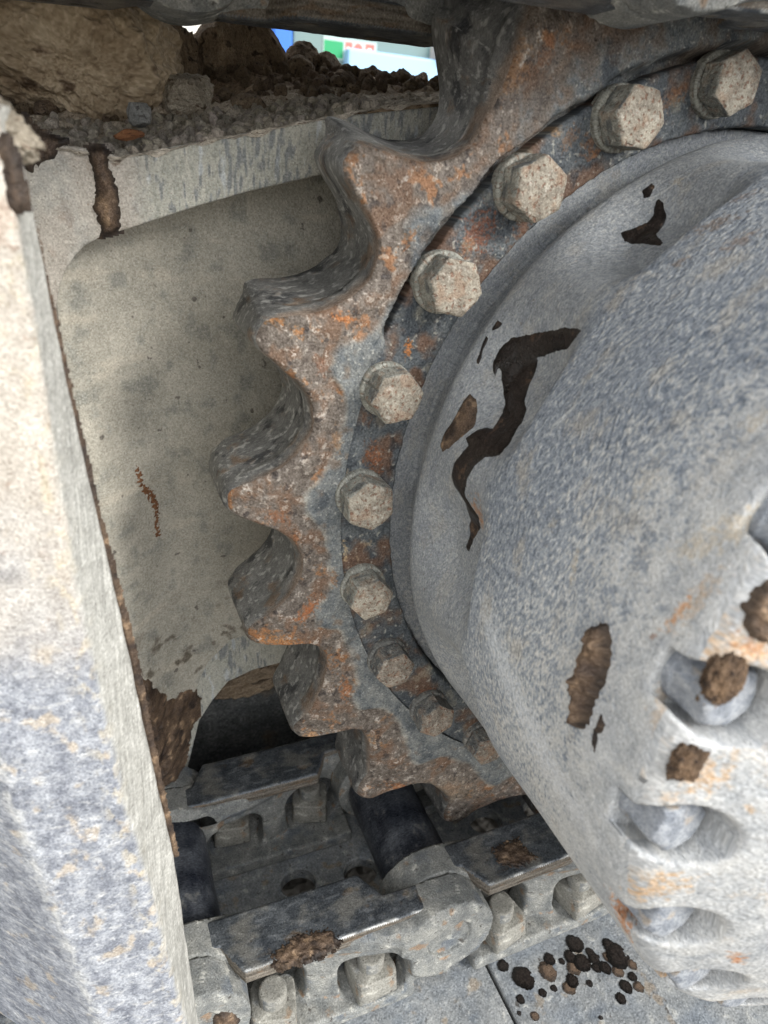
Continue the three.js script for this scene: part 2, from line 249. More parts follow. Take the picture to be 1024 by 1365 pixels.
// hexagon bolt heads, worn round by a noise; two or three shapes shared by all
function hexSDF(af, h, seed, fl, flh) {
  return (x, y, z) => {
    let d = -1; for (let i = 0; i < 3; i++) { const a = i * Math.PI / 3; d = Math.max(d, Math.abs(x * Math.cos(a) + y * Math.sin(a)) - af / 2); }
    const r = Math.hypot(x, y), n = 0.0006 * fbm(x * 190 + seed, y * 190, z * 190, 3) + 0.0005 * pn(x * 60 + seed, y * 60, z * 60);
    let q = smax(smax(d, z - h - 0.0006 * (1 - r * r / (af * af)), 0.0024), (r - af * 0.525) * 0.5 + (z - h) * 0.86, 0.0018);
    q = Math.max(q, -z);
    if (fl) q = Math.min(q, smax(Math.hypot(x, y) - fl, z - flh, 0.001));
    return q + n;
  };
}
const hexUV = (x, y, z, n) => (Math.abs(n[2]) > 1.6 ? [x, y] : [Math.atan2(y, x) * 0.02 + 0.07, z]);
const coverBoltMaps = makeMaps(256, 256, 0.06, 0.06, -0.03, -0.03, (u, v) => { const n = fbm(u * 130, v * 130, 3, 5), s = pn(u * 700, v * 700, 4); return [mix3(mix3([108, 114, 123], [172, 175, 178], 0.5 + n + 0.3 * s), [176, 152, 124], sst(0.15, 0.4, fbm(u * 90, v * 90, 7, 4)) * 0.5), 0.5 + 0.4 * n + 0.1 * s, 0.75]; });
const coverBoltMat = matOf(coverBoltMaps, 0.0008);
const coverGeo = [0, 1].map((s) => nets(hexSDF(0.0212, 0.0176, s * 9, 0.0122, 0.003), [-0.021, -0.021, -0.003], [0.021, 0.021, 0.021], 0.0010, hexUV));
for (let i = 0; i < 22; i++) { const a = HB0 + i * HB, b = mesh('cover_bolt', coverGeo[i % 2], coverBoltMat, finalDrive); b.position.set(Math.cos(a) * HBR, Math.sin(a) * HBR, 0.2055); b.rotation.z = a + rr(-0.5, 0.5); }

// ------------------------------------------------------------------ drive sprocket
const NT = 21, TIP0 = rad(160.73), NB = 24, BOLT0 = rad(117), RB = 0.235, TP = Math.PI * 2 / NT;
const PROF = [[0, 0.3098], [0.06, 0.3086], [0.1, 0.3035], [0.135, 0.2935], [0.2, 0.28], [0.28, 0.2715], [0.4, 0.2665], [0.52, 0.2665], [0.64, 0.2705], [0.75, 0.278], [0.83, 0.2885], [0.885, 0.3], [0.935, 0.3075], [1, 0.3098]];
const herm = (t) => { for (let i = 1; i < PROF.length; i++) if (t <= PROF[i][0]) { const [a, ra] = PROF[i - 1], [b, rb] = PROF[i], f = (t - a) / (b - a), pr = PROF[Math.max(0, i - 2)][1], nx = PROF[Math.min(PROF.length - 1, i + 1)][1], m0 = (rb - pr) / 2, m1 = (nx - ra) / 2, f2 = f * f, f3 = f2 * f; return (2 * f3 - 3 * f2 + 1) * ra + (f3 - 2 * f2 + f) * m0 + (-2 * f3 + 3 * f2) * rb + (f3 - f2) * m1; } return PROF[0][1]; };
function tooth(th, wide = 0) { // radius of the tooth outline; wide > 0 thickens the teeth
  let q = (th - TIP0) / TP, k = Math.floor(q); q -= k; const kk = ((k % NT) + NT) % NT, a = ((th % 6.28319) + 6.28319) % 6.28319;
  const packed = kk === 18 || kk === 17 ? 0.314 : 0, skew = [0.0, -0.02, 0.1, 0.14, 0.06][kk] ?? 0.05 * Math.sin(kk * 2.3);
  const d = Math.min(q, 1 - q), w = wide * sst(0, 0.09, d) * sst(0.5, 0.16, d); q = q < 0.5 ? Math.max(0, q - w) : Math.min(1, q + w);
  return Math.max(packed, herm(clamp(q + skew * Math.sin(Math.PI * q) ** 2 * 0.9))) + 0.023 * sst(rad(196), rad(242), a) * sst(rad(320), rad(270), a);
}
const topFlank = (th, r) => (th > rad(108) && th < rad(134) ? Math.min(r, lerp(0.315, 0.2716, sst(rad(117), rad(131), th))) : r); // the big tooth at the top is worn away on its near side
const twist = (th) => rad(lerp(1.7, 0.2, sst(rad(140), rad(178), th)) * sst(rad(330), rad(230), th)); // the worn teeth lean from back to front
const toothAt = (th, z) => { const t = clamp(-z / 0.064); const r = tooth(th + twist(th) * t, lerp(0.045, 0.03, sst(rad(140), rad(175), th)) * t); return lerp(topFlank(th, r), r, t); };
const groove = (th) => 0.2476 + 0.0044 * sst(rad(172), rad(140), th) * sst(rad(40), rad(100), th) * (0.75 + 0.5 * pn(Math.cos(th) * 9, Math.sin(th) * 9, 2));
const contour = (th, re) => 0.2525 + 0.36 * Math.max(0, re - 0.268);
function rimFront(x, y) { // height of the front face
  const r = Math.hypot(x, y); let th = Math.atan2(y, x); if (th < 0) th += Math.PI * 2;
  const re = topFlank(th, tooth(th)), c = contour(th, re);
  return -0.0012 + 0.0016 * sst(c + 0.0025, c - 0.0025, r) - 0.010 * Math.pow(sst(0.280, 0.314, r), 1.3) - 0.013 * sst(groove(th) + 0.0011, groove(th), r) * sst(0.2484, 0.2495, groove(th));
}
const ZB = -0.066;
const frontMarks = (list) => marksIn(list, (px, py) => { const p = atPlane(px, py, 'z', 0); return [p.x, p.y]; });
const OR = [206, 124, 52], RB1 = [128, 82, 56], WHT = [196, 192, 184];
const rimMarks = frontMarks([
  [370, 428, 16, 1.6, 0.1, OR, 0.6], [460, 424, 15, 1.8, 0.1, [206, 120, 54], 0.75], [400, 445, 14, 1.2, 1, OR, 0.6], [520, 185, 24, 2, 0.4, [176, 110, 58], 0.7], [500, 175, 20, 1.5, 0.3, [190, 140, 90], 0.6], [545, 320, 14, 2.2, 2.2, [178, 106, 52], 0.6],
  [410, 815, 16, 2.4, 2.2, [178, 98, 48], 0.85], [375, 862, 26, 2.2, 0.1, [184, 116, 58], 0.85], [430, 880, 22, 1.5, 0.6, [160, 100, 54], 0.8], [462, 920, 14, 2.2, 1.5, [168, 98, 52], 0.8], [470, 990, 22, 2.2, 0, [190, 140, 92], 0.75], [420, 992, 14, 1.2, 0, [204, 150, 100], 0.8], [540, 1060, 16, 2.6, 0.3, [176, 106, 58], 0.8],
  [370, 690, 18, 1.6, 0.4, [150, 90, 54], 0.7], [330, 660, 14, 1.2, 0, WHT, 0.5], [395, 720, 12, 2, 1.2, [170, 104, 60], 0.6], [445, 770, 9, 3, 1.5, [150, 100, 62], 0.6], [450, 590, 12, 2.6, 1.5, [150, 112, 76], 0.6], [430, 490, 16, 1.8, 1.2, [122, 82, 60], 0.7], [345, 640, 10, 2.4, 0.3, WHT, 0.5], [360, 665, 7, 3.6, -0.1, WHT, 0.5], [690, 90, 30, 2.4, 2.0, [150, 108, 70], 0.6], [730, 70, 20, 2.4, 2, [128, 82, 52], 0.6], [650, 40, 26, 2, 1.6, [126, 78, 44], 0.7], [590, 185, 8, 2, 0.2, [210, 206, 196], 0.8], [545, 235, 4, 6, 2.3, WHT, 0.8], [700, 80, 5, 5, 2, WHT, 0.7], [600, 1060, 40, 2.2, 0.1, [170, 150, 124], 0.6],
]);
const rimMaps = makeMaps(1024, 1600, 0.42, 0.66, -0.335, -0.33, (x, y) => {
  const r = Math.hypot(x, y); let th = Math.atan2(y, x); if (th < 0) th += Math.PI * 2;
  const re = tooth(th), cr = contour(th, re) + 0.006 * fbm(x * 70, y * 70, 44, 3);
  const a = fbm(x * 42, y * 42, 31, 5), b = fbm(x * 130, y * 130, 32, 5), s = pn(x * 800, y * 800, 33), s2 = pn(x * 1500, y * 1500, 34);
  const up = sst(rad(165), rad(130), th), fine = fbm(x * 330, y * 330, 36, 4);
  let strip = mix3([84, 74, 66], [146, 138, 128], 0.5 + 0.9 * b + 0.4 * a + 0.25 * s + 0.6 * fine);
  strip = mix3(strip, [112, 80, 58], sst(-0.05, 0.3, a + 0.6 * b) * 0.65);
  strip = mix3(strip, [170, 108, 60], sst(0.2, 0.36, fbm(x * 60, y * 60, 37, 5) + 0.3 * fine) * 0.55);
  strip = mix3(strip, [204, 196, 186], sst(0.24, 0.36, b + 0.25 * s + 0.1 * s2) * 0.7);
  strip = mix3(strip, [196, 188, 176], sst(0.22, 0.3, fbm(x * 240, y * 240, 38, 4)) * 0.5);
  strip = mix3(strip, [48, 42, 40], sst(0.2, 0.36, fbm(x * 150, y * 150, 39, 4)) * 0.65);
  let inn = mix3([86, 92, 96], [146, 147, 142], 0.5 + 0.8 * b + 0.4 * a + 0.25 * s + 0.5 * fine);
  inn = mix3(inn, [60, 66, 72], sst(0.1, 0.4, fbm(x * 55, y * 55, 41, 5)) * 0.7); inn = mix3(inn, [124, 98, 76], sst(0.15, 0.4, fbm(x * 75, y * 75, 42, 5)) * 0.5); inn = mix3(inn, [196, 194, 184], sst(0.26, 0.34, fbm(x * 420, y * 420, 43, 3)) * 0.6);
  const k = sst(cr + 0.003, cr - 0.003, r), ed = Math.exp(-(((r - cr) / 0.0014) ** 2)) * sst(rad(150), rad(175), th);
  let col = mix3(strip, inn, k); col = mix3(col, [172, 172, 162], ed * 0.5 * clamp(0.6 + 2.5 * b));
  col = mix3(col, [92, 74, 60], up * sst(-0.2, 0.25, a + 0.5 * b) * 0.55);
  col = stain(col, x, y, rimMarks, 500);
  return [col, 0.5 + 0.35 * b + 0.2 * a + 0.12 * s + 0.06 * s2, 0.7 + 0.25 * b];
});
const flankMaps = makeMaps(1024, 512, 0.5, 0.1, 0, -0.08, (u, v) => { // u along the profile, v along the axis
  const n = fbm(u * 70, v * 80, 51, 5), k = fbm(u * 120, v * 150, 53, 5), s = pn(u * 900, v * 900, 54), f = fbm(u * 300, v * 360, 55, 4);
  let c = mix3([92, 92, 91], [150, 149, 144], 0.5 + 0.8 * n + 0.5 * f + 0.25 * s);
  c = mix3(c, [52, 53, 55], sst(0.12, 0.3, fbm(u * 42, v * 60, 58, 5) + 0.25 * f) * 0.75); c = mix3(c, [198, 197, 191], sst(0.1, 0.36, fbm(u * 170, v * 190, 56, 5) + 0.5 * f + 0.3 * k) * 0.65); c = mix3(c, [118, 94, 74], sst(0.1, 0.36, fbm(u * 50, v * 50, 57, 5) + 0.2 * f) * 0.65);
  c = mix3(c, mix3([98, 82, 70], [152, 138, 124], 0.5 + n + 0.3 * s), sst(-0.010, -0.004, v + 0.006 * n));
  return [c, 0.5 + 0.3 * n + 0.3 * k + 0.2 * f, 0.55 + 0.3 * n];
});
const sprocket = thing('drive_sprocket', 'rusty toothed drive sprocket with a ring of hexagon bolts behind the drum', 'sprocket');
{ // the toothed rim: for every angle a cross-section from the groove over the front face, round the tooth edge and along its flank to the back
  const NTH = NT * 64, parts = [[], [], []];
  const cut = (th) => {
    const re = topFlank(th, tooth(th)), g0 = 0.2455, rows = [];
    const nz = (x, y, z, a) => a * fbm(x * 120, y * 120, z * 120, 4) + a * 1.3 * pn(x * 38, y * 38, z * 38);
    const lip = 0.0028 * sst(0.304, 0.286, re), edge = re + lip;
    const e = 0.0052 + 0.0045 * sst(0.275, 0.3, re) + 0.0012 * pn(th * 9, 3, 1);
    for (let i = 0; i <= 26; i++) { const r = lerp(g0, edge - e, Math.pow(i / 26, 0.9)); const x = r * Math.cos(th), y = r * Math.sin(th); rows.push([r, rimFront(x, y) + nz(x, y, 0, 0.0008), 0]); }
    const zf = rimFront((edge - e) * Math.cos(th), (edge - e) * Math.sin(th));
    for (let i = 1; i <= 7; i++) { const a = i / 7 * Math.PI / 2, z = zf - e + e * Math.cos(a); rows.push([edge - e + e * Math.sin(a) + toothAt(th, z) - re + 0.0009 * pn(th * 30, z * 22, 2) + 0.0005 * pn(th * 110, z * 60, 5), z, i < 5 ? 0 : 1]); }
    for (let i = 1; i <= 20; i++) { const z = lerp(zf - e, ZB + 0.006, i / 20); const dish = 0.0075 * sst(0.302, 0.284, re) * clamp(-z / 0.06); rows.push([toothAt(th, z) + lip - lip * 1.6 * sst(-0.0135, -0.019, z) + dish + 0.0009 * pn(th * 30, z * 22, 2) + 0.0003 * pn(th * 130, z * 90, 5), z, 1]); }
    const rb = rows[rows.length - 1][0];
    for (let i = 1; i <= 4; i++) { const a = i / 4 * Math.PI / 2; rows.push([rb - 0.006 + 0.006 * Math.cos(a), ZB + 0.006 - 0.006 * Math.sin(a), 1]); }
    for (let i = 1; i <= 5; i++) rows.push([lerp(rb - 0.006, 0.2, i / 5), ZB, 2]);
    return rows;
  };
  let arc = 0, last = null; const cols = [];
  for (let i = 0; i <= NTH; i++) { const th = i === NTH ? rad(30) + Math.PI * 2 : rad(30) + i / NTH * Math.PI * 2, rows = cut(th), re = tooth(th), q = V3(re * Math.cos(th), re * Math.sin(th), 0); if (last) arc += q.distanceTo(last); last = q; cols.push({ th, rows, arc }); }
  const n = cols[0].rows.length, P = [], F = [], T = [[], []], uvF = [];
  for (const { th, rows, arc: ar } of cols) for (const [r, z] of rows) { P.push(r * Math.cos(th), r * Math.sin(th), z); uvF.push(ar, z); }
  for (let i = 0; i < NTH; i++) for (let j = 0; j < n - 1; j++) { const a = i * n + j, b = a + 1, c = a + n + 1, d = a + n; (cols[0].rows[j + 1][2] === 0 || cols[0].rows[j + 1][2] === 2 ? T[0] : T[1]).push(a, b, c, a, c, d); }
  const g = new THREE.BufferGeometry(); g.setAttribute('position', new THREE.Float32BufferAttribute(P, 3)); g.setIndex([...T[0], ...T[1]]); g.computeVertexNormals();
  const build = (idx, planar) => { const q = new THREE.BufferGeometry(); q.setAttribute('position', g.attributes.position); q.setAttribute('normal', g.attributes.normal); const uv = planar ? Array.from({ length: P.length / 3 }, (_, i) => [P[i * 3], P[i * 3 + 1]]).flat() : uvF; q.setAttribute('uv', new THREE.Float32BufferAttribute(uv, 2)); q.setIndex(idx); const m = q.toNonIndexed(); return m; };
  const A = build(T[0], true), B = build(T[1], false), M = mergeGeometries([A, B], true);
  mesh('toothed_rim', M, [matOf(rimMaps, 0.0013), matOf(flankMaps, 0.0007, 0.25)], sprocket);
}
const ringMarks = frontMarks([
  [640, 310, 40, 1.4, 2.2, [132, 72, 46], 0.85], [625, 330, 20, 1.4, 2.2, [160, 120, 84], 0.6], [545, 465, 12, 1.6, 1.7, [196, 112, 46], 0.9], [500, 610, 20, 1.8, 1.4, [150, 84, 46], 0.85], [490, 560, 12, 1.6, 1.4, [120, 84, 62], 0.7], [600, 470, 12, 2, 1.9, [160, 110, 66], 0.7], [470, 860, 20, 1.6, 1.2, [128, 84, 56], 0.6], [575, 930, 16, 1.8, 0.6, [138, 76, 44], 0.8], [530, 870, 16, 1.6, 0.6, [126, 78, 50], 0.7], [650, 1000, 20, 2, 0.6, [132, 80, 52], 0.8], [490, 955, 10, 2, 1, [46, 52, 58], 0.6],
  [760, 185, 20, 1.6, 2.3, [140, 94, 60], 0.6], [790, 195, 26, 1.3, 2.3, [132, 84, 54], 0.7], [745, 175, 12, 1.2, 2, [190, 138, 86], 0.6], [900, 130, 20, 2, 2.5, [150, 96, 56], 0.6], [795, 205, 10, 2.2, 2.5, [176, 110, 58], 0.6], [700, 300, 20, 2.4, 2.2, [118, 74, 50], 0.7], [930, 70, 24, 2, 2.6, [84, 58, 46], 0.7],
  [464, 640, 6, 4, 1.55, [204, 178, 138], 1], [461, 735, 6, 5.4, 1.5, [204, 178, 138], 1], [463, 770, 6, 2.5, 1.6, [200, 172, 134], 1], [490, 725, 9, 1.8, 0, [186, 164, 132], 0.7], [478, 745, 6, 1.4, 0, [186, 164, 132], 0.7],
]);
const ringMaps = makeMaps(800, 1280, 0.36, 0.54, -0.27, -0.27, (x, y) => {
  const a = fbm(x * 40, y * 40, 61, 5), b = fbm(x * 120, y * 120, 62, 5), s = pn(x * 800, y * 800, 63), s2 = pn(x * 1600, y * 1600, 64);
  let c = mix3([56, 62, 68], [116, 120, 120], 0.45 + 0.9 * b + 0.3 * a + 0.35 * s);
  c = mix3(c, [112, 78, 56], sst(-0.02, 0.28, fbm(x * 48, y * 48, 66, 5)) * 0.7); c = mix3(c, [40, 44, 50], sst(0.2, 0.4, fbm(x * 90, y * 90, 67, 4)) * 0.6);
  c = mix3(c, [178, 176, 164], sst(0.22, 0.34, fbm(x * 300, y * 300, 68, 4)) * 0.7); c = mix3(c, [156, 150, 132], sst(0.16, 0.36, fbm(x * 66, y * 66, 69, 5)) * 0.5);
  c = stain(c, x, y, ringMarks, 520);
  return [c, 0.5 + 0.35 * b + 0.15 * a + 0.15 * s + 0.05 * s2, 0.62 + 0.3 * b];
});
{ // flat ring that the bolts go through, its edges broken and uneven
  const prof = [[0.1965, -0.03], [0.2135, -0.03], [0.2135, -0.004], [0.2139, -0.0023], [0.2152, -0.0013], [0.222, -0.001], [0.23, -0.001], [0.238, -0.001], [0.2445, -0.0011], [0.2462, -0.0019], [0.2468, -0.0035], [0.2468, -0.016]];
  const g = gridGeo(720, prof.length - 1, (i, j) => { const th = i / 720 * Math.PI * 2, [r, z] = prof[j], n = fbm(Math.cos(th) * 40, Math.sin(th) * 40, r * 90, 4), q = r + (j > 7 ? 0.0011 * n : j < 5 && j > 0 ? 0.0012 * n : 0); return { p: V3(q * Math.cos(th), q * Math.sin(th), z + (j > 3 && j < 9 ? 0.0006 * n : 0)), uv: [q * Math.cos(th), q * Math.sin(th)] }; });
  mesh('bolt_ring', g, matOf(ringMaps, 0.0012), sprocket);
}
const boltFn = (lo, hi, slo, shi, rk) => (u, v) => {
  const top = u < 0.025 && v > -0.03; const n = fbm(u * 150, v * 150, 71, 5) + 0.9 * fbm(u * 40, v * 26, 79, 3), s = pn(u * 700, v * 700, 72), pit = fbm(u * 420, v * 420, 73, 4);
  let c = top ? mix3(lo, hi, 0.5 + n + 0.35 * s) : mix3(slo, shi, 0.5 + n + 0.3 * s);
  c = mix3(c, [158, 122, 96], sst(0.02, 0.3, fbm(u * 110, v * 110, 74, 5)) * (top ? rk : 0.3)); c = mix3(c, [122, 88, 70], sst(0.12, 0.34, pit) * (top ? 0.7 : 0.4)); c = mix3(c, [206, 200, 188], sst(0.16, 0.34, fbm(u * 260, v * 260, 77, 4)) * 0.5); if (!top) c = mix3(c, [82, 86, 88], sst(0.08, 0.3, fbm(u * 60, v * 160, 75, 4)) * 0.6);
  return [c, 0.6 + 0.3 * n - 0.5 * sst(0.12, 0.34, pit) + 0.15 * s, 0.85];
};
const boltMaps = makeMaps(640, 512, 0.2, 0.16, -0.03, -0.08, boltFn([122, 114, 102], [180, 172, 156], [118, 119, 112], [176, 175, 164], 0.35));
const dullMaps = makeMaps(640, 512, 0.2, 0.16, -0.03, -0.08, boltFn([108, 100, 90], [164, 154, 140], [88, 90, 90], [146, 144, 136], 0.45));
{
  const pale = matOf(boltMaps, 0.0009), dull = matOf(dullMaps, 0.0012);
  const heads = [0, 1, 2, 3, 4, 5].map((s) => nets(hexSDF(0.0285 - (s % 3) * 0.0004, 0.0155, s * 13 + 3, 0, 0), [-0.023, -0.023, -0.002], [0.023, 0.023, 0.0195], 0.0011, (x, y, z, n) => (n[2] > 1.6 ? [x, y + 0.012 * s] : [Math.atan2(y, x) * 0.02 + 0.1, z + 0.01 * s])));
  const wash = nets((x, y, z) => { const r = Math.hypot(x, y); return smax(smax(r - 0.0166, z - 0.0040 - 0.0004 * pn(x * 90, y * 90, 2), 0.0016), Math.max(-z - 0.004, 0.008 - r), 0.001) + 0.0004 * fbm(x * 200, y * 200, z * 200, 3); }, [-0.026, -0.026, -0.006], [0.026, 0.026, 0.0075], 0.0012, (x, y, z, n) => [Math.atan2(y, x) * 0.02 + 0.1, z + Math.hypot(x, y) - 0.06]);
  for (let i = 0; i < NB; i++) {
    const a = BOLT0 + i * Math.PI * 2 / NB, mats = i > 5 && i < 20 ? dull : pale, b = mesh('bolt', heads[(i * 5 + 1) % 6], mats, sprocket);
    b.position.set(Math.cos(a) * RB, Math.sin(a) * RB, 0.0036); b.rotation.z = rr(0, 6); const s = i < 3 || i > 22 ? 0.95 : i < 5 ? 0.9 : i < 6 ? 0.86 : 0.84; b.scale.set(s, s, i > 5 ? 0.85 : 1);
    mesh('washer', wash, mats, b).position.z = -0.0046;
  }
}
// ------------------------------------------------------------------ crawler track
const PITCH = 0.178, ZC = -0.03;
const dustSteel = (seed, lo, hi, warm) => (u, v) => {
  const a = fbm(u * 34, v * 34, seed, 5), b = fbm(u * 120, v * 120, seed + 1, 5), s = pn(u * 800, v * 800, seed + 2), s2 = pn(u * 1600, v * 1600, seed + 3);
  let c = mix3(lo, hi, 0.5 + 0.7 * b + 0.7 * a + 0.15 * s);
  c = mix3(c, [92, 100, 110], sst(0.08, 0.4, fbm(u * 46, v * 46, seed + 5, 5)) * 0.6); c = mix3(c, warm, sst(0.2, 0.36, fbm(u * 60, v * 60, seed + 6, 5)) * 0.6);
  c = mix3(c, [206, 204, 194], sst(0.24, 0.4, b + 0.2 * s) * 0.5); c = mix3(c, [62, 58, 54], sst(0.33, 0.4, fbm(u * 150, v * 150, seed + 8, 4)) * 0.7);
  return [c, 0.5 + 0.3 * b + 0.2 * a + 0.1 * s + 0.06 * s2, 0.82 + 0.1 * a];
};
const linkMaps = makeMaps(768, 512, 0.3, 0.2, -0.06, -0.1, dustSteel(81, [98, 101, 101], [158, 157, 150], [150, 116, 86]));
const linkMat = matOf(linkMaps, 0.0011);
const railMaps = makeMaps(768, 400, 0.3, 0.16, -0.05, -0.09, (u, v) => {
  const a = fbm(u * 40, v * 60, 91, 5), b = fbm(u * 110, v * 240, 92, 5), s = pn(u * 800, v * 800, 93);
  let c = mix3([58, 63, 69], [116, 120, 123], 0.45 + 0.8 * a + 0.6 * b + 0.25 * s);
  c = mix3(c, [150, 148, 140], sst(0.3, 0.4, fbm(u * 330, v * 330, 94, 4)) * 0.5); c = mix3(c, [104, 82, 60], sst(0.18, 0.36, fbm(u * 36, v * 50, 95, 5)) * 0.75); c = mix3(c, [124, 128, 132], sst(0.08, 0.35, b) * 0.6); c = mix3(c, [150, 146, 136], sst(-0.06, 0.34, fbm(u * 40, v * 60, 97, 5)) * 0.6);
  if (v < -0.03) { const st = fbm(u * 30, v * 420, 98, 5); c = mix3(mix3([84, 78, 70], [150, 142, 130], 0.5 + 1.1 * st + 0.2 * s), [112, 86, 62], sst(0.05, 0.3, fbm(u * 60, v * 200, 99, 4)) * 0.5); return [c, 0.5 + 0.5 * st, 0.7]; }
  c = mix3(c, [196, 196, 192], sst(0.0595, 0.0612, v) * sst(-0.15, 0.15, fbm(u * 60, v * 200, 96, 4))); // bare worn edge metal, with its bright highlight painted into the colour
  return [c, 0.5 + 0.3 * a + 0.25 * b + 0.06 * s, 0.46 + 0.4 * sst(0.1, 0.3, fbm(u * 36, v * 50, 95, 5)) + 0.25 * a];
});
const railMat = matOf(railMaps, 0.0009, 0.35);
const RAILP = [[-0.013, 0.0195], [0.124, 0.0195], [0.136, 0.0405], [0.183, 0.0412], [0.183, 0.062], [0.034, 0.062], [0.022, 0.0405], [-0.013, 0.0398]];
function linkSDF(x, y, z) { // z absolute, front link; joint A (inboard) at x = 0, joint B (outboard) at x = PITCH
  const zc = lerp(0.031, 0.0545, sst(0.035, 0.15, x));
  const a = Math.max(Math.hypot(x, y) - 0.036, Math.abs(z - 0.030) - 0.012), b = Math.max(Math.hypot(x - PITCH, y) - 0.036, Math.abs(z - 0.0555) - 0.0125);
  let d = smin(a, b, 0.004);
  d = smin(d, sdBox(x, y, z, PITCH / 2, -0.008, zc, PITCH / 2, 0.034, 0.0105, 0.004), 0.012);
  d = smin(d, sdBox(x, y, z, PITCH / 2, -0.051, 0.041, 0.066, 0.0065, 0.026, 0.003), 0.008);
  d = smin(d, sdBox(x, y, z, PITCH / 2, 0.02, zc, PITCH / 2 + 0.004, 0.007, 0.0145, 0.003), 0.010);
  for (const xn of [0.052, 0.124]) { // windows that the nuts sit in
    const w = Math.hypot(Math.max(Math.abs(x - xn) - 0.0085, 0), Math.max(Math.abs(y + 0.024) - 0.008, 0)) - 0.0165;
    d = smax(d, -Math.max(w, -0.0445 - y), 0.003);
  }
  d = smax(d, -Math.max(Math.hypot(x - PITCH, y) - 0.017, 0.0655 - z), 0.003);
  return d + 0.0007 * fbm(x * 70, y * 70, z * 70, 3);
}
const inRail = (x, z) => polyDist(x, z, RAILP);
const railSDF = (x, y, z) => { const o = inRail(x, z), q = Math.abs(y - 0.0265) - 0.0065, e = 0.0025; return Math.hypot(Math.max(o + e, 0), Math.max(q + e, 0)) + Math.min(Math.max(o + e, q + e), 0) - e + 0.0005 * fbm(x * 80, y * 80, z * 80, 3); };
const linkF = nets(linkSDF, [-0.04, -0.062, 0.012], [PITCH + 0.04, 0.04, 0.072], 0.0021, boxUV);
const railF = nets(railSDF, [-0.02, 0.015, 0.015], [0.19, 0.038, 0.067], 0.0017, (x, y, z, n) => (Math.abs(n[1]) > 1.4 ? [x, z] : Math.abs(n[2]) > Math.abs(n[0]) ? [x, y - 0.085] : [z, y - 0.085]));
const nutG = mergeGeometries([nets((x, y, z) => smax(sdBox(x, y, z, 0, 0.0105, 0, 0.0155, 0.0105, 0.0155, 0.0012), Math.hypot(x, z) - 0.0202 + (y - 0.0105) * 0.12, 0.002) + 0.0005 * fbm(x * 150, y * 150, z * 150, 3), [-0.019, -0.003, -0.019], [0.019, 0.024, 0.019], 0.0015, boxUV),
  nets((x, y, z) => smax(Math.hypot(x, z) - 0.0098, Math.abs(y - 0.024) - 0.0078, 0.002), [-0.014, 0.014, -0.014], [0.014, 0.034, 0.014], 0.0014, boxUV)]);
const nutMat = matOf(makeMaps(256, 256, 0.1, 0.1, -0.05, -0.05, dustSteel(281, [110, 109, 103], [164, 161, 151], [150, 122, 96])), 0.0009);
const mirrorZ = (g) => { const q = g.clone(); q.attributes.position = g.attributes.position.clone(); q.attributes.normal = g.attributes.normal.clone(); const p = q.attributes.position, n = q.attributes.normal; for (let i = 0; i < p.count; i++) { p.setZ(i, 2 * ZC - p.getZ(i)); n.setZ(i, -n.getZ(i)); } const t = q.index.array.slice(); for (let i = 0; i < t.length; i += 3) [t[i], t[i + 1]] = [t[i + 1], t[i]]; q.setIndex(new THREE.BufferAttribute(t, 1)); return q; };
const linkR = mirrorZ(linkF), railR = mirrorZ(railF);
const bushMaps = makeMaps(256, 256, 0.2, 0.12, 0, -0.09, (u, v) => { const a = fbm(u * 40, v * 60, 101, 5), b = fbm(u * 200, v * 60, 102, 4); return [mix3(mix3([44, 48, 58], [104, 108, 114], 0.45 + a + 0.4 * b), [150, 148, 142], sst(0.2, 0.4, fbm(u * 90, v * 70, 103, 5)) * 0.6), 0.5 + 0.4 * b, 0.42 + 0.4 * a]; });
const bushMat = matOf(bushMaps, 0.0006, 0.4);
const bushG = gridGeo(64, 9, (i, j) => { const a = i / 64 * Math.PI * 2, [r, z] = [[0.001, -0.0775], [0.0265, -0.0775], [0.0275, -0.076], [0.028, -0.06], [0.0276, -0.03], [0.028, 0.0], [0.0275, 0.0155], [0.0265, 0.0172], [0.02, 0.0175], [0.001, 0.0175]][j]; return { p: V3(r * Math.cos(a), r * Math.sin(a), z), uv: [a * 0.028, z] }; });
const shoeMaps = makeMaps(1024, 1024, 0.6, 0.6, -0.2, -0.33, (u, v) => {
  const f = dustSteel(111, [114, 118, 121], [164, 165, 163], [150, 132, 110])(u, v), st = fbm(u * 300, v * 40, 118, 4);
  return [mix3(f[0], [118, 128, 140], sst(-0.1, 0.4, fbm(u * 24, v * 24, 117, 4)) * 0.5), clamp(f[1] + 0.15 * st), f[2]];
});
const shoeMat = matOf(shoeMaps, 0.0012);
const holeXZ = [[440, 1170], [350, 1213]].map(([px, py]) => atPlane(px, py, 'y', -0.379));
const pins = [[-0.706, -0.336], [-0.528, -0.328], [-0.35, -0.3205], [-0.172, -0.3145], [0.006, -0.3], [0.172, -0.246], [0.28, -0.1075], [0.292, 0.0675], [0.2046, 0.219], [0.047, 0.29], [-0.13, 0.279], [-0.3075, 0.276], [-0.485, 0.27], [-0.66, 0.262]];
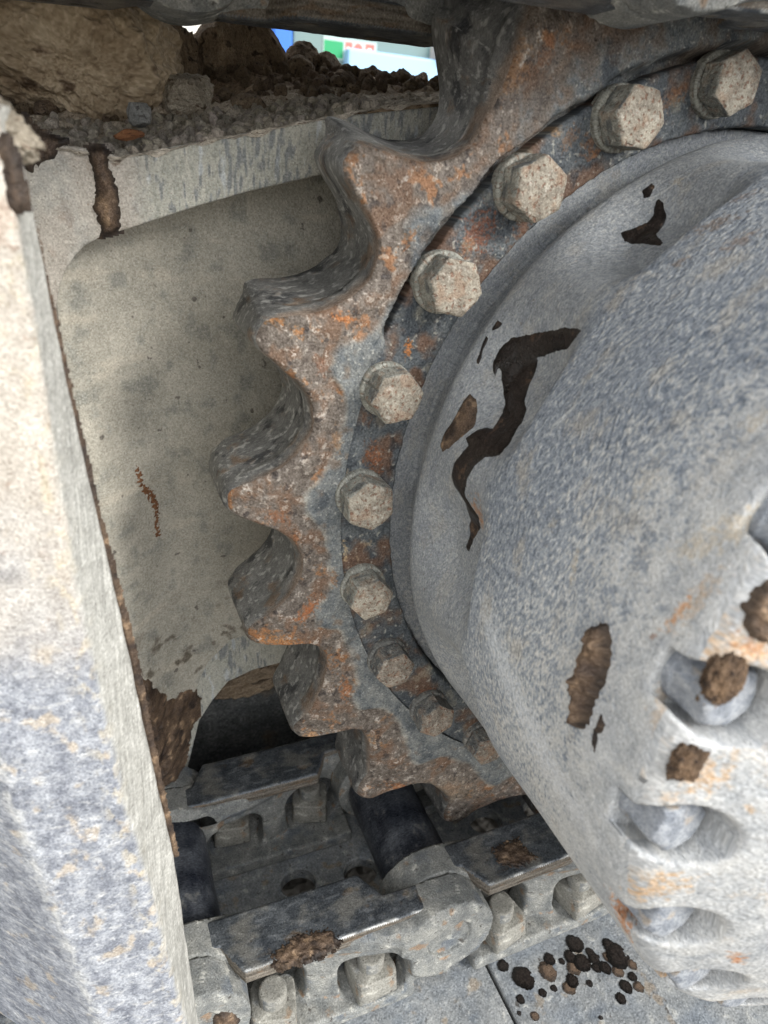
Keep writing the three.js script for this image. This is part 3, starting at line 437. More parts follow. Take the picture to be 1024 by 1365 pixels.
{ // shoe plate in link space, x across the seam, holes for mud in the middle
  const sh = new THREE.Shape(); sh.moveTo(0.0385, -0.28); sh.lineTo(0.2145, -0.28); sh.lineTo(0.2145, 0.22); sh.lineTo(0.0385, 0.22); sh.closePath();
  for (const [hx, hz] of [[0.098, -0.052], [0.152, -0.045]]) { const h = new THREE.Path(); h.absellipse(hx, hz, 0.0165, 0.0145, 0, Math.PI * 2, true); sh.holes.push(h); }
  const plate = new THREE.ExtrudeGeometry(sh, { depth: 0.010, bevelEnabled: true, bevelSize: 0.0015, bevelThickness: 0.0015, bevelSegments: 2, curveSegments: 24 }); plate.rotateX(Math.PI / 2); plate.translate(0, -0.0595, 0);
  const bar = (x) => { const b = new RoundedBoxGeometry(0.014, 0.024, 0.5, 2, 0.003).toNonIndexed(); b.translate(x, -0.083, -0.03); return b; };
  const shoeG = mergeGeometries([plate, bar(0.052), bar(0.128), bar(0.2)].map((g) => { const q = g.index ? g.toNonIndexed() : g; const p = q.attributes.position, n = q.attributes.normal; q.setAttribute('uv', new THREE.Float32BufferAttribute(Array.from({ length: p.count }, (_, i) => (Math.abs(n.getY(i)) > 0.6 ? [p.getX(i), p.getZ(i)] : Math.abs(n.getX(i)) > 0.6 ? [p.getY(i), p.getZ(i)] : [p.getX(i), p.getY(i)])).flat(), 2)); return q; }));
  const track = thing('crawler_track', 'steel crawler track of dusty links, dark rails and shoe plates running round the sprocket', 'track');
  for (let k = 0; k < pins.length - 1; k++) {
    const [x, y] = pins[k], [x2, y2] = pins[k + 1], ang = Math.atan2(y2 - y, x2 - x), place = (o) => { o.position.set(x, y, 0); o.rotation.z = ang; return o; };
    for (const [lg, rg, s] of [[linkF, railF, 1], [linkR, railR, -1]]) {
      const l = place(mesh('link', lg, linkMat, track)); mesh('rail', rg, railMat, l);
      for (const xn of [0.053, 0.125]) { const n = mesh('nut', nutG, nutMat, l); n.position.set(xn, -0.0445, s > 0 ? 0.051 : 2 * ZC - 0.051); n.rotation.y = rr(-0.35, 0.35); }
    }
    place(mesh('bushing', bushG, bushMat, track)); place(mesh('shoe', shoeG, shoeMat, track));
  }
}

// ------------------------------------------------------------------ track frame
const creamSteel = (seed, blueAt) => (u, v) => {
  const a = fbm(u * 30, v * 30, seed, 5), b = fbm(u * 110, v * 110, seed + 1, 5), s = pn(u * 700, v * 700, seed + 2), big = fbm(u * 11, v * 11, seed + 3, 4);
  let c = mix3([162, 154, 143], [202, 195, 184], 0.5 + 0.6 * a + 0.6 * b + 0.25 * s); c = mix3(c, [168, 144, 126], sst(0.1, 0.4, fbm(u * 60, v * 60, seed + 4, 5)) * 0.5); c = mix3(c, [142, 124, 110], sst(0.3, 0.4, fbm(u * 190, v * 190, seed + 12, 4)) * 0.6);
  const fg = fbm(u * 260, v * 220, seed + 11, 5); let bl = mix3([116, 120, 128], [170, 173, 178], 0.5 + 0.9 * b + 0.45 * s + 0.7 * fg); bl = mix3(bl, [92, 96, 106], sst(0.0, 0.35, fbm(u * 110, v * 90, seed + 7, 5) + 0.3 * s) * 0.6); bl = mix3(bl, [184, 168, 146], sst(0.14, 0.36, fbm(u * 75, v * 60, seed + 8, 5) + 0.2 * fg) * 0.65); bl = mix3(bl, [198, 198, 196], sst(0.1, 0.3, fbm(u * 120, v * 260, seed + 9, 5)) * 0.5);
  const k = blueAt(u, v, big); c = mix3(c, bl, k);
  return [c, 0.5 + 0.3 * b + 0.2 * a + 0.1 * s, 0.8];
};
const lerpT = (t, y) => { for (let i = 1; i < t.length; i++) if (y >= t[i][0] || i === t.length - 1) { const f = (y - t[i - 1][0]) / (t[i][0] - t[i - 1][0]); return lerp(t[i - 1][1], t[i][1], f); } };
const CORNER = [[0.19, -0.3838], [0.1125, -0.3818], [0.0474, -0.381], [-0.0102, -0.3777], [-0.0819, -0.3727], [-0.1445, -0.366], [-0.2285, -0.3584], [-0.42, -0.341]];
const EDGE = [[0.19, -0.3815], [0.132, -0.3782], [0.082, -0.3744], [0.0201, -0.3684], [-0.0232, -0.3648], [-0.0974, -0.3588], [-0.143, -0.3545], [-0.2773, -0.3493], [-0.42, -0.3405]];
const RIDGE = [[0.19, -0.44], [-0.0482, -0.4176], [-0.0994, -0.4131], [-0.1644, -0.4057], [-0.2176, -0.4005], [-0.42, -0.382]];
const frame = thing('track_frame', 'cream and blue-grey steel track frame with weathered paint left of and behind the sprocket', 'track frame');
const faceMaps = makeMaps(600, 1400, 0.27, 0.64, -0.52, -0.44, (u, v) => {
  const f = creamSteel(121, (x, y, big) => sst(0.06, -0.02, y + 0.11 * big + 0.06 * (x + 0.4)))(u, v);
  const cx = lerpT(CORNER, v), strip = sst(cx - 0.002, cx + 0.0015, u + 0.003 * fbm(u * 90, v * 40, 128, 3)); // the flame-cut edge, bare and drawn out in lines
  const st = fbm(u * 700 - v * 66, v * 16, 129, 5); const sf = fbm(u * 1500 - v * 140, v * 30, 133, 4); let c = mix3([150, 149, 143], [196, 195, 188], 0.5 + st * 0.7 + sf * 0.6 + 0.8 * fbm(u * 130, v * 90, 134, 5)); c = mix3(c, [142, 139, 130], sst(0.22, 0.36, st) * 0.35);
  let col = mix3(f[0], c, strip); const rx = lerpT(RIDGE, v); col = mix3(col, [204, 204, 200], Math.exp(-(((u - rx) / 0.0035) ** 2)) * sst(-0.3, 0.25, fbm(u * 240, v * 120, 132, 5)) * 0.75); const nearEdge = Math.exp(-(((u - cx + 0.004) / 0.005) ** 2)); col = mix3(col, [192, 180, 156], nearEdge * sst(0.0, 0.3, fbm(u * 180, v * 120, 131, 5)) * 0.6);
  return [col, lerp(f[1], 0.5 + 0.25 * st, strip), 0.82];
});
{ // near side plate: front face with a ridge, a rounded corner, its cut edge and the side wall going back
  const NV = 150, NU = 64;
  const g = gridGeo(NU, NV, (i, j) => {
    const y = lerp(-0.42, 0.187, j / NV), rx = lerpT(RIDGE, y), cx = lerpT(CORNER, y), ex = lerpT(EDGE, y);
    let x, z; const t = i / NU;
    if (t < 0.2) { const q = t / 0.2; x = lerp(rx - 0.1, rx, q); z = 0.1 - 0.1 * (1 - q); if (q > 0.97) z -= 0.0012; } else if (t < 0.55) { const q = (t - 0.2) / 0.35; x = lerp(rx, cx, q); z = 0.1 - 0.0012 * (sst(0.06, 0, q) + sst(0.94, 1, q)); } else if (t < 0.75) { const q = (t - 0.55) / 0.2; x = lerp(cx, ex, Math.sin(q * Math.PI / 2) * 0.5 + q * 0.5); z = 0.0988 - 0.022 * q - 0.003 * Math.sin(q * Math.PI); } else { const q = (t - 0.75) / 0.25; x = ex - 0.0155 * q; z = 0.0768 - 0.2 * q; }
    const n = 0.0009 * fbm(x * 60, y * 40, z * 60, 4) + (t > 0.55 && t < 0.76 ? 0.0006 * fbm(x * 900, y * 12, 3, 3) : 0);
    return { p: V3(x + n, y, z + n), uv: [x + (t > 0.55 ? (0.0988 - z) * 0.3 : 0), y] };
  });
  const top = gridGeo(10, 10, (i, j) => { const x = lerp(-0.55, -0.3825, i / 10), z = lerp(0.098, -0.13, j / 10); return { p: V3(x - 0.016 * j / 10, 0.1865, z), uv: [x, z] }; });
  mesh('side_plate', mergeGeometries([g, top]), matOf(faceMaps, 0.0013), frame);
}
const AP = (z, list) => list.map(([px, py]) => { const p = atPlane(px, py, 'z', z); return [p.x, p.y]; });
const shapeOf = (pts) => { const s = new THREE.Shape(); pts.forEach(([x, y], i) => (i ? s.lineTo(x, y) : s.moveTo(x, y))); s.closePath(); return s; };
const planarUV = (g) => { const p = g.attributes.position, n = g.attributes.normal; g.setAttribute('uv', new THREE.Float32BufferAttribute(Array.from({ length: p.count }, (_, i) => (Math.abs(n.getZ(i)) > 0.5 ? [p.getX(i), p.getY(i)] : Math.abs(n.getY(i)) > 0.5 ? [p.getX(i), p.getZ(i)] : [p.getZ(i), p.getY(i)])).flat(), 2)); return g; };
const ZS = -0.088;
const bandMaps = makeMaps(900, 512, 0.36, 0.2, -0.42, 0.03, (u, v) => {
  const f = creamSteel(141, () => 0)(u, v), k = sst(-0.345, -0.325, u), st = fbm(u * 130, v * 34, 142, 5), s = pn(u * 800, v * 500, 143);
  const st2 = fbm(u * 380, v * 90, 149, 5); let c = mix3([160, 160, 150], [204, 200, 186], 0.5 + 0.8 * st + st2 + 0.3 * s); c = mix3(c, [110, 115, 118], sst(-0.02, 0.35, st2 + 0.5 * st + 0.6 * fbm(u * 26, v * 20, 144, 4)) * 0.75); c = mix3(c, [200, 206, 210], sst(0.2, 0.32, fbm(u * 170, v * 50, 145, 4)) * 0.6);
  const l = mix3(f[0], mix3([150, 150, 146], [206, 202, 190], 0.5 + 1.2 * fbm(u * 160, v * 140, 147, 5)), sst(-0.05, 0.3, fbm(u * 36, v * 36, 148, 4)) * 0.6);
  return [mix3(l, c, k), 0.5 + 0.4 * st * k + 0.2 * f[1], 0.82];
});
{ // end plate with the arched opening, its top edge carrying the dirt
  const top = AP(ZS, [[18, 190], [130, 203], [160, 213], [440, 160]]), arch = AP(ZS, [[445, 225], [400, 236], [330, 252], [260, 272], [190, 295], [130, 314], [110, 325], [96, 340], [84, 360], [76, 380], [72, 410], [76, 450]]), leg = AP(ZS, [[74, 470], [62, 400]]);
  const dx = top[3][0] - top[2][0], dy = top[3][1] - top[2][1], ext = [top[3][0] + dx * 1.6, top[3][1] + dy * 1.1], ext2 = [arch[0][0] + 0.17, arch[0][1] + 0.028];
  const pts = [[-0.4, 0.165], ...top, ext, ext2, ...arch, ...leg, [-0.4, 0.08]];
  const g = planarUV(new THREE.ExtrudeGeometry(shapeOf(pts), { depth: 0.024, bevelEnabled: true, bevelSize: 0.0014, bevelThickness: 0.0014, bevelSegments: 3 })); g.translate(0, 0, ZS - 0.0254);
  mesh('end_plate', g, matOf(bandMaps, 0.0014), frame);
}
const plateMaps = makeMaps(768, 1024, 0.33, 0.46, -0.42, -0.26, (u, v) => {
  const a = fbm(u * 26, v * 26, 151, 5), b = fbm(u * 120, v * 100, 152, 5), s = pn(u * 600, v * 600, 153);
  let c = mix3([158, 154, 142], [196, 190, 176], 0.5 + 0.5 * a + 0.5 * b + 0.12 * s); c = mix3(c, [122, 124, 118], sst(0.02, 0.4, fbm(u * 60, v * 60, 154, 5) + 0.4 * b + 0.15 * s) * 0.5); c = mix3(c, [206, 196, 178], sst(0.15, 0.4, fbm(u * 20, v * 60, 155, 4)) * 0.4); c = mix3(c, [84, 78, 72], sst(0.36, 0.42, fbm(u * 110, v * 110, 156, 4)) * 0.7);
  const low = sst(-0.1, -0.17, v); c = mix3(c, [96, 88, 76], low * sst(0.1, 0.3, fbm(u * 70, v * 70, 158, 5)) * 0.8);
  return [c, 0.5 + 0.25 * b + 0.25 * a + 0.1 * s, 0.86];
});
const ZP = -0.135;
const plateSurf = (x, y) => { const l = lerp(-0.383, -0.352, clamp((0.14 - y) / 0.34)), q = clamp((l + 0.05 - x) / 0.05); return ZP + 0.035 * q * q + 0.002 * fbm(x * 9, y * 9, 3, 2); };
{ // mounting plate: dished forward towards the side plate, cut off below in an arc
  const low = AP(ZP, [[205, 1040], [225, 1000], [248, 945], [260, 915], [276, 884], [307, 853], [330, 846]]);
  const bottom = (x) => { if (x <= low[0][0]) return low[0][1]; for (let i = 1; i < low.length; i++) if (x <= low[i][0]) return lerp(low[i - 1][1], low[i][1], (x - low[i - 1][0]) / (low[i][0] - low[i - 1][0])); return low[6][1] + 0.02 * sst(low[6][0], low[6][0] + 0.1, x); };
  const g = gridGeo(120, 110, (i, j) => { const x = lerp(-0.405, 0.05, i / 120), b = bottom(x), y = lerp(b, x < -0.3443 ? 0.165 : 0.165 + 0.25 * (x + 0.3443), j / 110); return { p: V3(x, y, plateSurf(x, y)), uv: [x, y] }; });
  mesh('mounting_plate', g, matOf(plateMaps, 0.0012), frame);
  const l2 = AP(ZP - 0.012, [[196, 1110], [225, 1082], [240, 1040], [262, 950], [278, 925], [300, 898], [334, 882]]);
  const f = planarUV(new THREE.ExtrudeGeometry(shapeOf([...l2, [l2[6][0] + 0.2, l2[6][1] + 0.02], [l2[6][0] + 0.2, 0.1], [-0.43, 0.1], [-0.43, l2[0][1]]]), { depth: 0.012, bevelEnabled: true, bevelSize: 0.001, bevelThickness: 0.001, bevelSegments: 2, curveSegments: 4 })); f.translate(0, 0, ZP - 0.0145);
  mesh('flange', f, matOf(bandMaps, 0.0011), frame);
}
const darkMaps = makeMaps(512, 512, 0.5, 0.5, -0.5, -0.5, (u, v) => { const a = fbm(u * 20, v * 60, 161, 5), b = fbm(u * 90, v * 90, 162, 5); let c = mix3([54, 56, 57], [86, 86, 83], 0.5 + 0.8 * a + 0.5 * b); c = mix3(c, [96, 82, 66], sst(0.2, 0.4, fbm(u * 24, v * 24, 163, 5)) * 0.7); return [c, 0.5 + 0.4 * b, 0.7]; });
const darkMat = matOf(darkMaps, 0.0012);
{
  const b = planarUV(new RoundedBoxGeometry(0.6, 0.115, 0.1, 4, 0.012).toNonIndexed()); const m = mesh('cross_member', b, darkMat, frame); m.position.set(-0.06, -0.3, -0.235); m.rotation.z = 0.02;
  const w = planarUV(new RoundedBoxGeometry(0.014, 0.2, 0.1, 3, 0.004).toNonIndexed()); const k = mesh('stiffener', w, darkMat, frame); k.position.set(-0.367, -0.31, -0.2); 
  const q = planarUV(new RoundedBoxGeometry(1.2, 0.62, 0.04, 3, 0.01).toNonIndexed()); const z = mesh('inner_wall', q, darkMat, frame); z.position.set(-0.2, -0.11, -0.36);
}

// ------------------------------------------------------------------ dirt, rocks, mud
const soilMaps = makeMaps(1024, 1024, 0.5, 0.5, -0.5, -0.5, (u, v) => {
  const a = fbm(u * 24, v * 24, 171, 5), b = fbm(u * 150, v * 150, 172, 5), s = pn(u * 900, v * 900, 173), w = sst(-0.2, -0.14, v + 0.06 * a);
  let c = mix3(mix3([118, 100, 80], [168, 148, 122], 0.5 + a + b), mix3([172, 160, 142], [212, 202, 186], 0.5 + 0.8 * b + 0.4 * a + 0.3 * s), w); c = mix3(c, [72, 58, 46], sst(0.22, 0.36, fbm(u * 210, v * 210, 174, 4)) * 0.6); c = mix3(c, [206, 200, 190], sst(0.26, 0.36, fbm(u * 330, v * 330, 175, 3)) * 0.5 * w);
  return [c, 0.5 + 0.5 * b + 0.2 * s, 0.95];
});
const TOPY = (x) => 0.1725 + 0.2505 * Math.max(0, x + 0.3443) * 1 - 0.1 * Math.max(0, x + 0.2) + (x < -0.3443 ? (x + 0.3443) * -0.08 : 0);
const soilY = (x, z) => {
  const t = clamp((ZS - 0.002 - z) / 0.2), y0 = TOPY(x), crest = 0.242 + 0.006 * pn(x * 16, 2, 5) - 0.028 * sst(-0.33, -0.42, x);
  let y = lerp(y0 + 0.002, crest, Math.pow(sst(0, 1, t), 1.15)); if (t < 0.12) y = Math.max(y, y0);
  y += (0.0075 * fbm(x * 40, z * 40, 7, 5) + 0.004 * Math.abs(pn(x * 90, z * 90, 4))) * sst(0.0, 0.15, t);
  return y - 0.35 * Math.max(0, -0.33 - z);
};
{
  const g = gridGeo(230, 150, (i, j) => { const x = lerp(-0.56, 0.12, i / 230), q = j / 150, z = lerp(ZS + 0.001, -0.52, Math.pow(q, 1.25)); return { p: V3(x, soilY(x, z) + (j < 3 ? 0.002 * fbm(x * 90, 7, 2, 4) : 0) - (j === 0 ? 0.001 + 0.009 * Math.max(0, fbm(x * 60, 3, 8, 4)) : 0), z + (j === 0 ? 0.001 : j === 1 ? 0.0008 : 0) + (j < 2 ? 0.002 * fbm(x * 120, 3, 1, 3) - 0.0006 : 0)), uv: [x, j === 0 ? z + 0.006 : z] }; });
  tag(mesh('soil_heap', g, matOf(soilMaps, 0.003)), 'dry brown soil heaped along the top of the track frame', 'soil', null, 'stuff');
}
const rockMap = (seed, lo, hi, dk) => makeMaps(512, 512, 0.25, 0.25, 0, 0, (u, v) => { const a = fbm(u * 30, v * 30, seed, 5), b = fbm(u * 130, v * 130, seed + 1, 5), s = pn(u * 700, v * 700, seed + 2); let c = mix3(lo, hi, 0.5 + 0.9 * a + 0.6 * b + 0.2 * s); c = mix3(c, dk, sst(0.18, 0.32, fbm(u * 55, v * 90, seed + 3, 5)) * 0.75); return [c, 0.5 + 0.5 * b + 0.15 * s - 0.2 * sst(0.2, 0.3, a), 0.95]; });
const clayMat = matOf(rockMap(181, [146, 126, 100], [204, 186, 158], [84, 66, 50]), 0.004), darkRockMat = matOf(rockMap(186, [108, 92, 74], [164, 146, 122], [58, 48, 39]), 0.003), paleRockMat = matOf(rockMap(191, [140, 130, 114], [190, 180, 162], [98, 82, 66]), 0.0025), greyRockMat = matOf(rockMap(196, [128, 130, 128], [180, 178, 172], [90, 88, 84]), 0.002);
function rockGeo(seed, det, rough, facets, fr = 1) { // facets cut into a lumpy ball
  const g = mergeVertices(new THREE.IcosahedronGeometry(1, det).deleteAttribute('uv').deleteAttribute('normal'), 1e-5), p = g.attributes.position, q = V3(0, 0, 0), cuts = [], uv = [];
  for (let i = 0; i < facets; i++) cuts.push([V3(pn(seed, i * 7.3, 0.5), pn(seed, i * 5.1, 9.5), pn(seed + 0.5, i * 3.7, 4.5)).normalize(), 0.66 + 0.25 * Math.abs(pn(i * 2.3, seed, 1.5))]);
  for (let i = 0; i < p.count; i++) { q.fromBufferAttribute(p, i); let r = 1; for (const [n, d] of cuts) { const k = q.dot(n); if (k > 0.2) r = Math.min(r, d / k); } r *= 1 + rough * (fbm(q.x * 2 * fr + seed, q.y * 2 * fr, q.z * 2 * fr, 5) + 0.5 * fbm(q.x * 7 * fr, q.y * 7 * fr + seed, q.z * 7 * fr, 3)); uv.push((Math.atan2(q.z, q.x) / 6.2832 + 0.5) * 0.2, (Math.asin(clamp(q.y, -1, 1)) / 3.1416 + 0.5) * 0.1); p.setXYZ(i, q.x * r, q.y * r, q.z * r); }
  g.setAttribute('uv', new THREE.Float32BufferAttribute(uv, 2)); g.computeVertexNormals(); return g;
}
function rock(name, label, px, py, z, rx, ry, rz, mat, seed, det = 14, rough = 0.25, facets = 5, turn = 0, fr = 1) { const p = atPlane(px, py, 'z', z), m = mesh(name, rockGeo(seed, det, rough, facets, fr), mat); m.position.copy(p); m.scale.set(rx, ry, rz); m.rotation.set(turn * 0.3, turn, turn * 0.2); return tag(m, label, name === 'clay_lump' ? 'clay' : 'rock'); }
rock('clay_lump', 'big rounded brown clay lump in the upper left corner on the frame', 98, 84, -0.2, 0.064, 0.05, 0.06, clayMat, 3.3, 56, 0.24, 4, 0, 0.8);
rock('rock', 'tall dark upright rock beside the big clay lump', 234, 100, -0.235, 0.018, 0.032, 0.02, darkRockMat, 8.1, 16, 0.3, 4, 0.4);
rock('rock', 'dark rounded rock tucked behind the right edge of the clay lump', 206, 62, -0.27, 0.02, 0.024, 0.02, darkRockMat, 5.7, 14, 0.25, 3, 1);
rock('rock', 'large dark brown rock with a flat sloping face behind the pale chunk', 306, 82, -0.25, 0.037, 0.031, 0.03, darkRockMat, 12.4, 22, 0.2, 6, 0.7);
rock('rock', 'slab-like dark rock leaning down to the right of the large rock', 356, 78, -0.255, 0.011, 0.034, 0.02, darkRockMat, 14.9, 14, 0.16, 6, 0.3).rotation.z = 0.62;
rock('rock', 'pale angular chunk at the foot of the dark rocks', 254, 131, -0.17, 0.0175, 0.0145, 0.015, paleRockMat, 21.2, 16, 0.22, 7, 0.5);
rock('rock', 'flat rounded brown stone half buried right of the pale chunk', 330, 146, -0.165, 0.0125, 0.009, 0.011, darkRockMat, 24.3, 12, 0.14, 4, 0.2);
rock('rock', 'pointed dark stone standing against the bright gap', 404, 82, -0.26, 0.014, 0.012, 0.013, darkRockMat, 31.6, 10, 0.2, 7, 1.3);
rock('rock', 'small dark stone below the pointed stone on the heap', 398, 95, -0.24, 0.011, 0.01, 0.012, darkRockMat, 35.2, 10, 0.2, 6, 0.2);
rock('rock', 'low dark stone at the right of the pointed stone on the crest', 438, 92, -0.262, 0.012, 0.009, 0.012, darkRockMat, 39.2, 10, 0.2, 6, 2.2);
rock('rock', 'brown pebble lying on the heap near the upper sprocket tooth', 522, 128, -0.2, 0.011, 0.006, 0.009, paleRockMat, 41.5, 10, 0.15, 5, 0.4);
rock('rock', 'grey angular stone at the foot of the clay lump', 188, 152, -0.135, 0.0075, 0.008, 0.007, greyRockMat, 44.5, 8, 0.15, 8, 0.4);
rock('rock', 'rust-coloured flake lying on the grey gravel', 172, 180, -0.105, 0.0085, 0.003, 0.004, matOf(rockMap(201, [132, 84, 52], [176, 124, 84], [90, 56, 38]), 0.002), 47.1, 8, 0.2, 6, 0.3);
{ const p = atPlane(330, 897, 'z', -0.2), m = mesh('mud_clump', rockGeo(77.7, 20, 0.35, 4, 1.4), darkRockMat); m.position.copy(p); m.scale.set(0.06, 0.016, 0.025); m.rotation.z = 0.15; tag(m, 'brown soil packed in the dark opening above the black cross member', 'mud'); }
{ const m = mesh('mud_clump', rockGeo(93.4, 18, 0.4, 4, 1.5), paleRockMat); m.position.copy(atPlane(-4, 170, 'z', 0.08)); m.scale.set(0.012, 0.0085, 0.016); m.rotation.z = -0.5; tag(m, 'pale dirt caked on the top corner of the near side plate', 'mud'); }
const dustRockMat = matOf(rockMap(206, [176, 168, 154], [214, 206, 192], [130, 118, 104]), 0.002);
{ // loose gravel and crumbs over the heap
  const bits = [0, 1, 2].map((k) => rockGeo(60 + k * 3.7, 3, 0.2, 7));
  const lay = (name, label, mat, n, pick) => { const g = bits[n % 3], im = new THREE.InstancedMesh(g, mat, n), M = new THREE.Matrix4(), Q = new THREE.Quaternion(), C = new THREE.Color(); for (let i = 0; i < n; i++) { const [x, z, s] = pick(); Q.setFromEuler(new THREE.Euler(rr(0, 6), rr(0, 6), rr(0, 6))); M.compose(V3(x, soilY(x, z) + s * 0.35, z), Q, V3(s * rr(0.8, 1.4), s * rr(0.6, 1), s * rr(0.8, 1.2))); im.setMatrixAt(i, M); const b = rr(0.8, 1.35); im.setColorAt(i, C.setRGB(b, b * rr(0.95, 1), b * rr(0.88, 1))); } im.name = numbered(name); im.castShadow = im.receiveShadow = true; scene.add(im); tag(im, label, 'gravel', null, 'stuff'); };
  const sz = (a, b) => a + (b - a) * Math.pow(rnd(), 3.2);
  lay('gravel', 'pale grey gravel scattered along the front of the soil heap', dustRockMat, 1900, () => { const x = rr(-0.4, -0.2), k = Math.pow(rnd(), 1.2); return [x, lerp(ZS - 0.003, -0.16, k), sz(0.0005, 0.0036)]; });
  lay('gravel', 'dark brown crumbs and stones on the crest of the soil heap', darkRockMat, 2600, () => [rr(-0.45, 0.05), rr(-0.36, -0.165), sz(0.0007, 0.0062)]);
}
const mudMap = makeMaps(512, 512, 0.12, 0.12, 0, 0, (u, v) => { const a = fbm(u * 50, v * 50, 211, 5), b = fbm(u * 190, v * 190, 212, 5); let c = mix3([64, 50, 40], [134, 111, 88], 0.46 + 0.9 * a + 0.8 * b); c = mix3(c, [178, 150, 120], sst(0.2, 0.36, b + 0.4 * a) * 0.6); c = mix3(c, [36, 28, 24], sst(0.1, 0.34, fbm(u * 80, v * 80, 214, 4)) * 0.7); return [c, 0.5 + 0.6 * b, 0.72 + 0.3 * a]; });
const mudMat = matOf(mudMap, 0.0016, 0, { vertexColors: true });
const wetMap = makeMaps(384, 384, 0.12, 0.12, 0, 0, (u, v) => { const a = fbm(u * 60, v * 60, 221, 5), b = fbm(u * 300, v * 300, 222, 4); let c = mix3([24, 19, 17], [50, 40, 34], 0.45 + 0.8 * a + 0.4 * b); c = mix3(c, [96, 74, 56], sst(0.22, 0.36, a + 0.4 * b) * 0.7); return [c, 0.5 + 0.5 * b, 0.42 + 0.5 * a]; });
const wetMat = matOf(wetMap, 0.0006, 0, { vertexColors: true });
const zoomPts = (k, ox, oy, pts) => pts.map(([x, y]) => [ox + x * k, oy + y * k]);
const hubPatch = (name, cat, label, pts, thick, mat, opt) => tag(mesh(name, skin(hubSurf, pts.map(([x, y]) => hubAt(x, y)), thick, opt), mat), label, cat);
const Z5 = 260 / 934, Z1 = 464 / 1022, Z4 = 0.375, Z7 = 304 / 709;
const wet = { rimDark: 0.6, rim: 0.002, lump: 0.22, edge: 0.0006, freq: 120 };
hubPatch('wet_mud', 'mud', 'long branching dark wet mud streak running down the hollow of the drum', zoomPts(Z5, 560, 380, [[775, 215], [750, 205], [690, 205], [640, 215], [560, 225], [500, 240], [440, 250], [400, 280], [370, 320], [350, 370], [348, 420], [362, 440], [375, 400], [390, 400], [388, 450], [398, 520], [408, 560], [395, 610], [365, 660], [345, 690], [310, 680], [280, 690], [215, 735], [235, 765], [195, 810], [165, 850], [150, 910], [160, 960], [190, 1000], [215, 1040], [230, 1090], [235, 1150], [240, 1190], [215, 1260], [235, 1275], [255, 1220], [280, 1110], [245, 1060], [215, 1010], [225, 930], [250, 880], [310, 825], [380, 815], [420, 770], [470, 680], [510, 600], [500, 550], [520, 490], [550, 420], [560, 350], [640, 320], [700, 310], [740, 260]]), 0.0009, wetMat, { ...wet, seed: 2 });
hubPatch('wet_mud', 'mud', 'brown leaf-shaped mud spot left of the long wet streak', zoomPts(Z5, 560, 380, [[240, 520], [210, 550], [180, 610], [150, 660], [110, 720], [95, 770], [105, 800], [140, 780], [210, 720], [255, 680], [275, 600], [265, 545]]), 0.0011, mudMat, { ...wet, seed: 3 });
hubPatch('wet_mud', 'mud', 'tiny round dark spot above the long wet streak', zoomPts(Z5, 560, 380, [[370, 170], [345, 200], [345, 215], [370, 210], [395, 185]]), 0.0008, wetMat, { ...wet, seed: 4, step: 0.0007 });
hubPatch('wet_mud', 'mud', 'thin narrow dark spot left of the top of the long wet streak', zoomPts(Z5, 560, 380, [[315, 245], [290, 300], [270, 370], [280, 385], [300, 320], [328, 255]]), 0.0008, wetMat, { ...wet, seed: 5, step: 0.0007 });
hubPatch('wet_mud', 'mud', 'dark hooked wet mud patch in the topmost hollow of the drum', zoomPts(Z1, 560, 160, [[690, 240], [700, 230], [715, 245], [722, 280], [715, 310], [690, 335], [713, 360], [705, 370], [650, 362], [600, 355], [588, 330], [620, 318], [655, 305], [685, 280]]), 0.0009, wetMat, { ...wet, seed: 6 });
hubPatch('wet_mud', 'mud', 'small oval dark spot above the hooked wet patch', zoomPts(Z1, 560, 160, [[680, 185], [655, 205], [655, 230], [675, 225], [690, 195]]), 0.0008, wetMat, { ...wet, seed: 7, step: 0.0008 });
const scab = { rimDark: 0.38, rim: 0.0022, lump: 0.8, edge: 0.001, freq: 190, step: 0.0009 };
hubPatch('mud_clump', 'mud', 'long cracked brown mud scab on the flank of the drum', zoomPts(Z4, 640, 640, [[430, 505], [395, 530], [375, 590], [360, 650], [345, 690], [335, 780], [340, 870], [365, 882], [385, 860], [405, 790], [440, 720], [462, 650], [468, 570], [455, 520]]), 0.0062, mudMat, { ...scab, seed: 11 });
hubPatch('mud_clump', 'mud', 'thin squiggle of mud just below the long scab', zoomPts(Z4, 640, 640, [[428, 832], [402, 890], [395, 940], [405, 965], [418, 910], [442, 870]]), 0.0022, mudMat, { ...scab, seed: 12, step: 0.0007 });
const shoulderSDF = (x, y, z) => { const r = Math.hypot(x, y), a = wrapA(Math.atan2(y, x) - HB0, HB); return Math.min(hubSDF(x, y, z), Math.max(Math.hypot(r * Math.cos(a) - HBR, r * Math.sin(a)) - 0.0115, z - 0.2213, 0.19 - z)); };
const shoulderSurf = (x, y) => { let z = 0.26; for (let i = 0; i < 40; i++) { const q = shoulderSDF(x, y, z); if (q < 1e-4) break; z -= q * 0.8; if (z < 0.19) break; } return { p: V3(x, y, z), n: V3(x * 2, y * 2, 0.85).normalize() }; };
const shoulderPatch = (label, pts, thick, opt) => tag(mesh('mud_clump', skin(shoulderSurf, pts.map(([x, y]) => { const p = atSolid(x, y, shoulderSDF); return [p.x, p.y]; }), thick, opt), mudMat), label, 'mud');
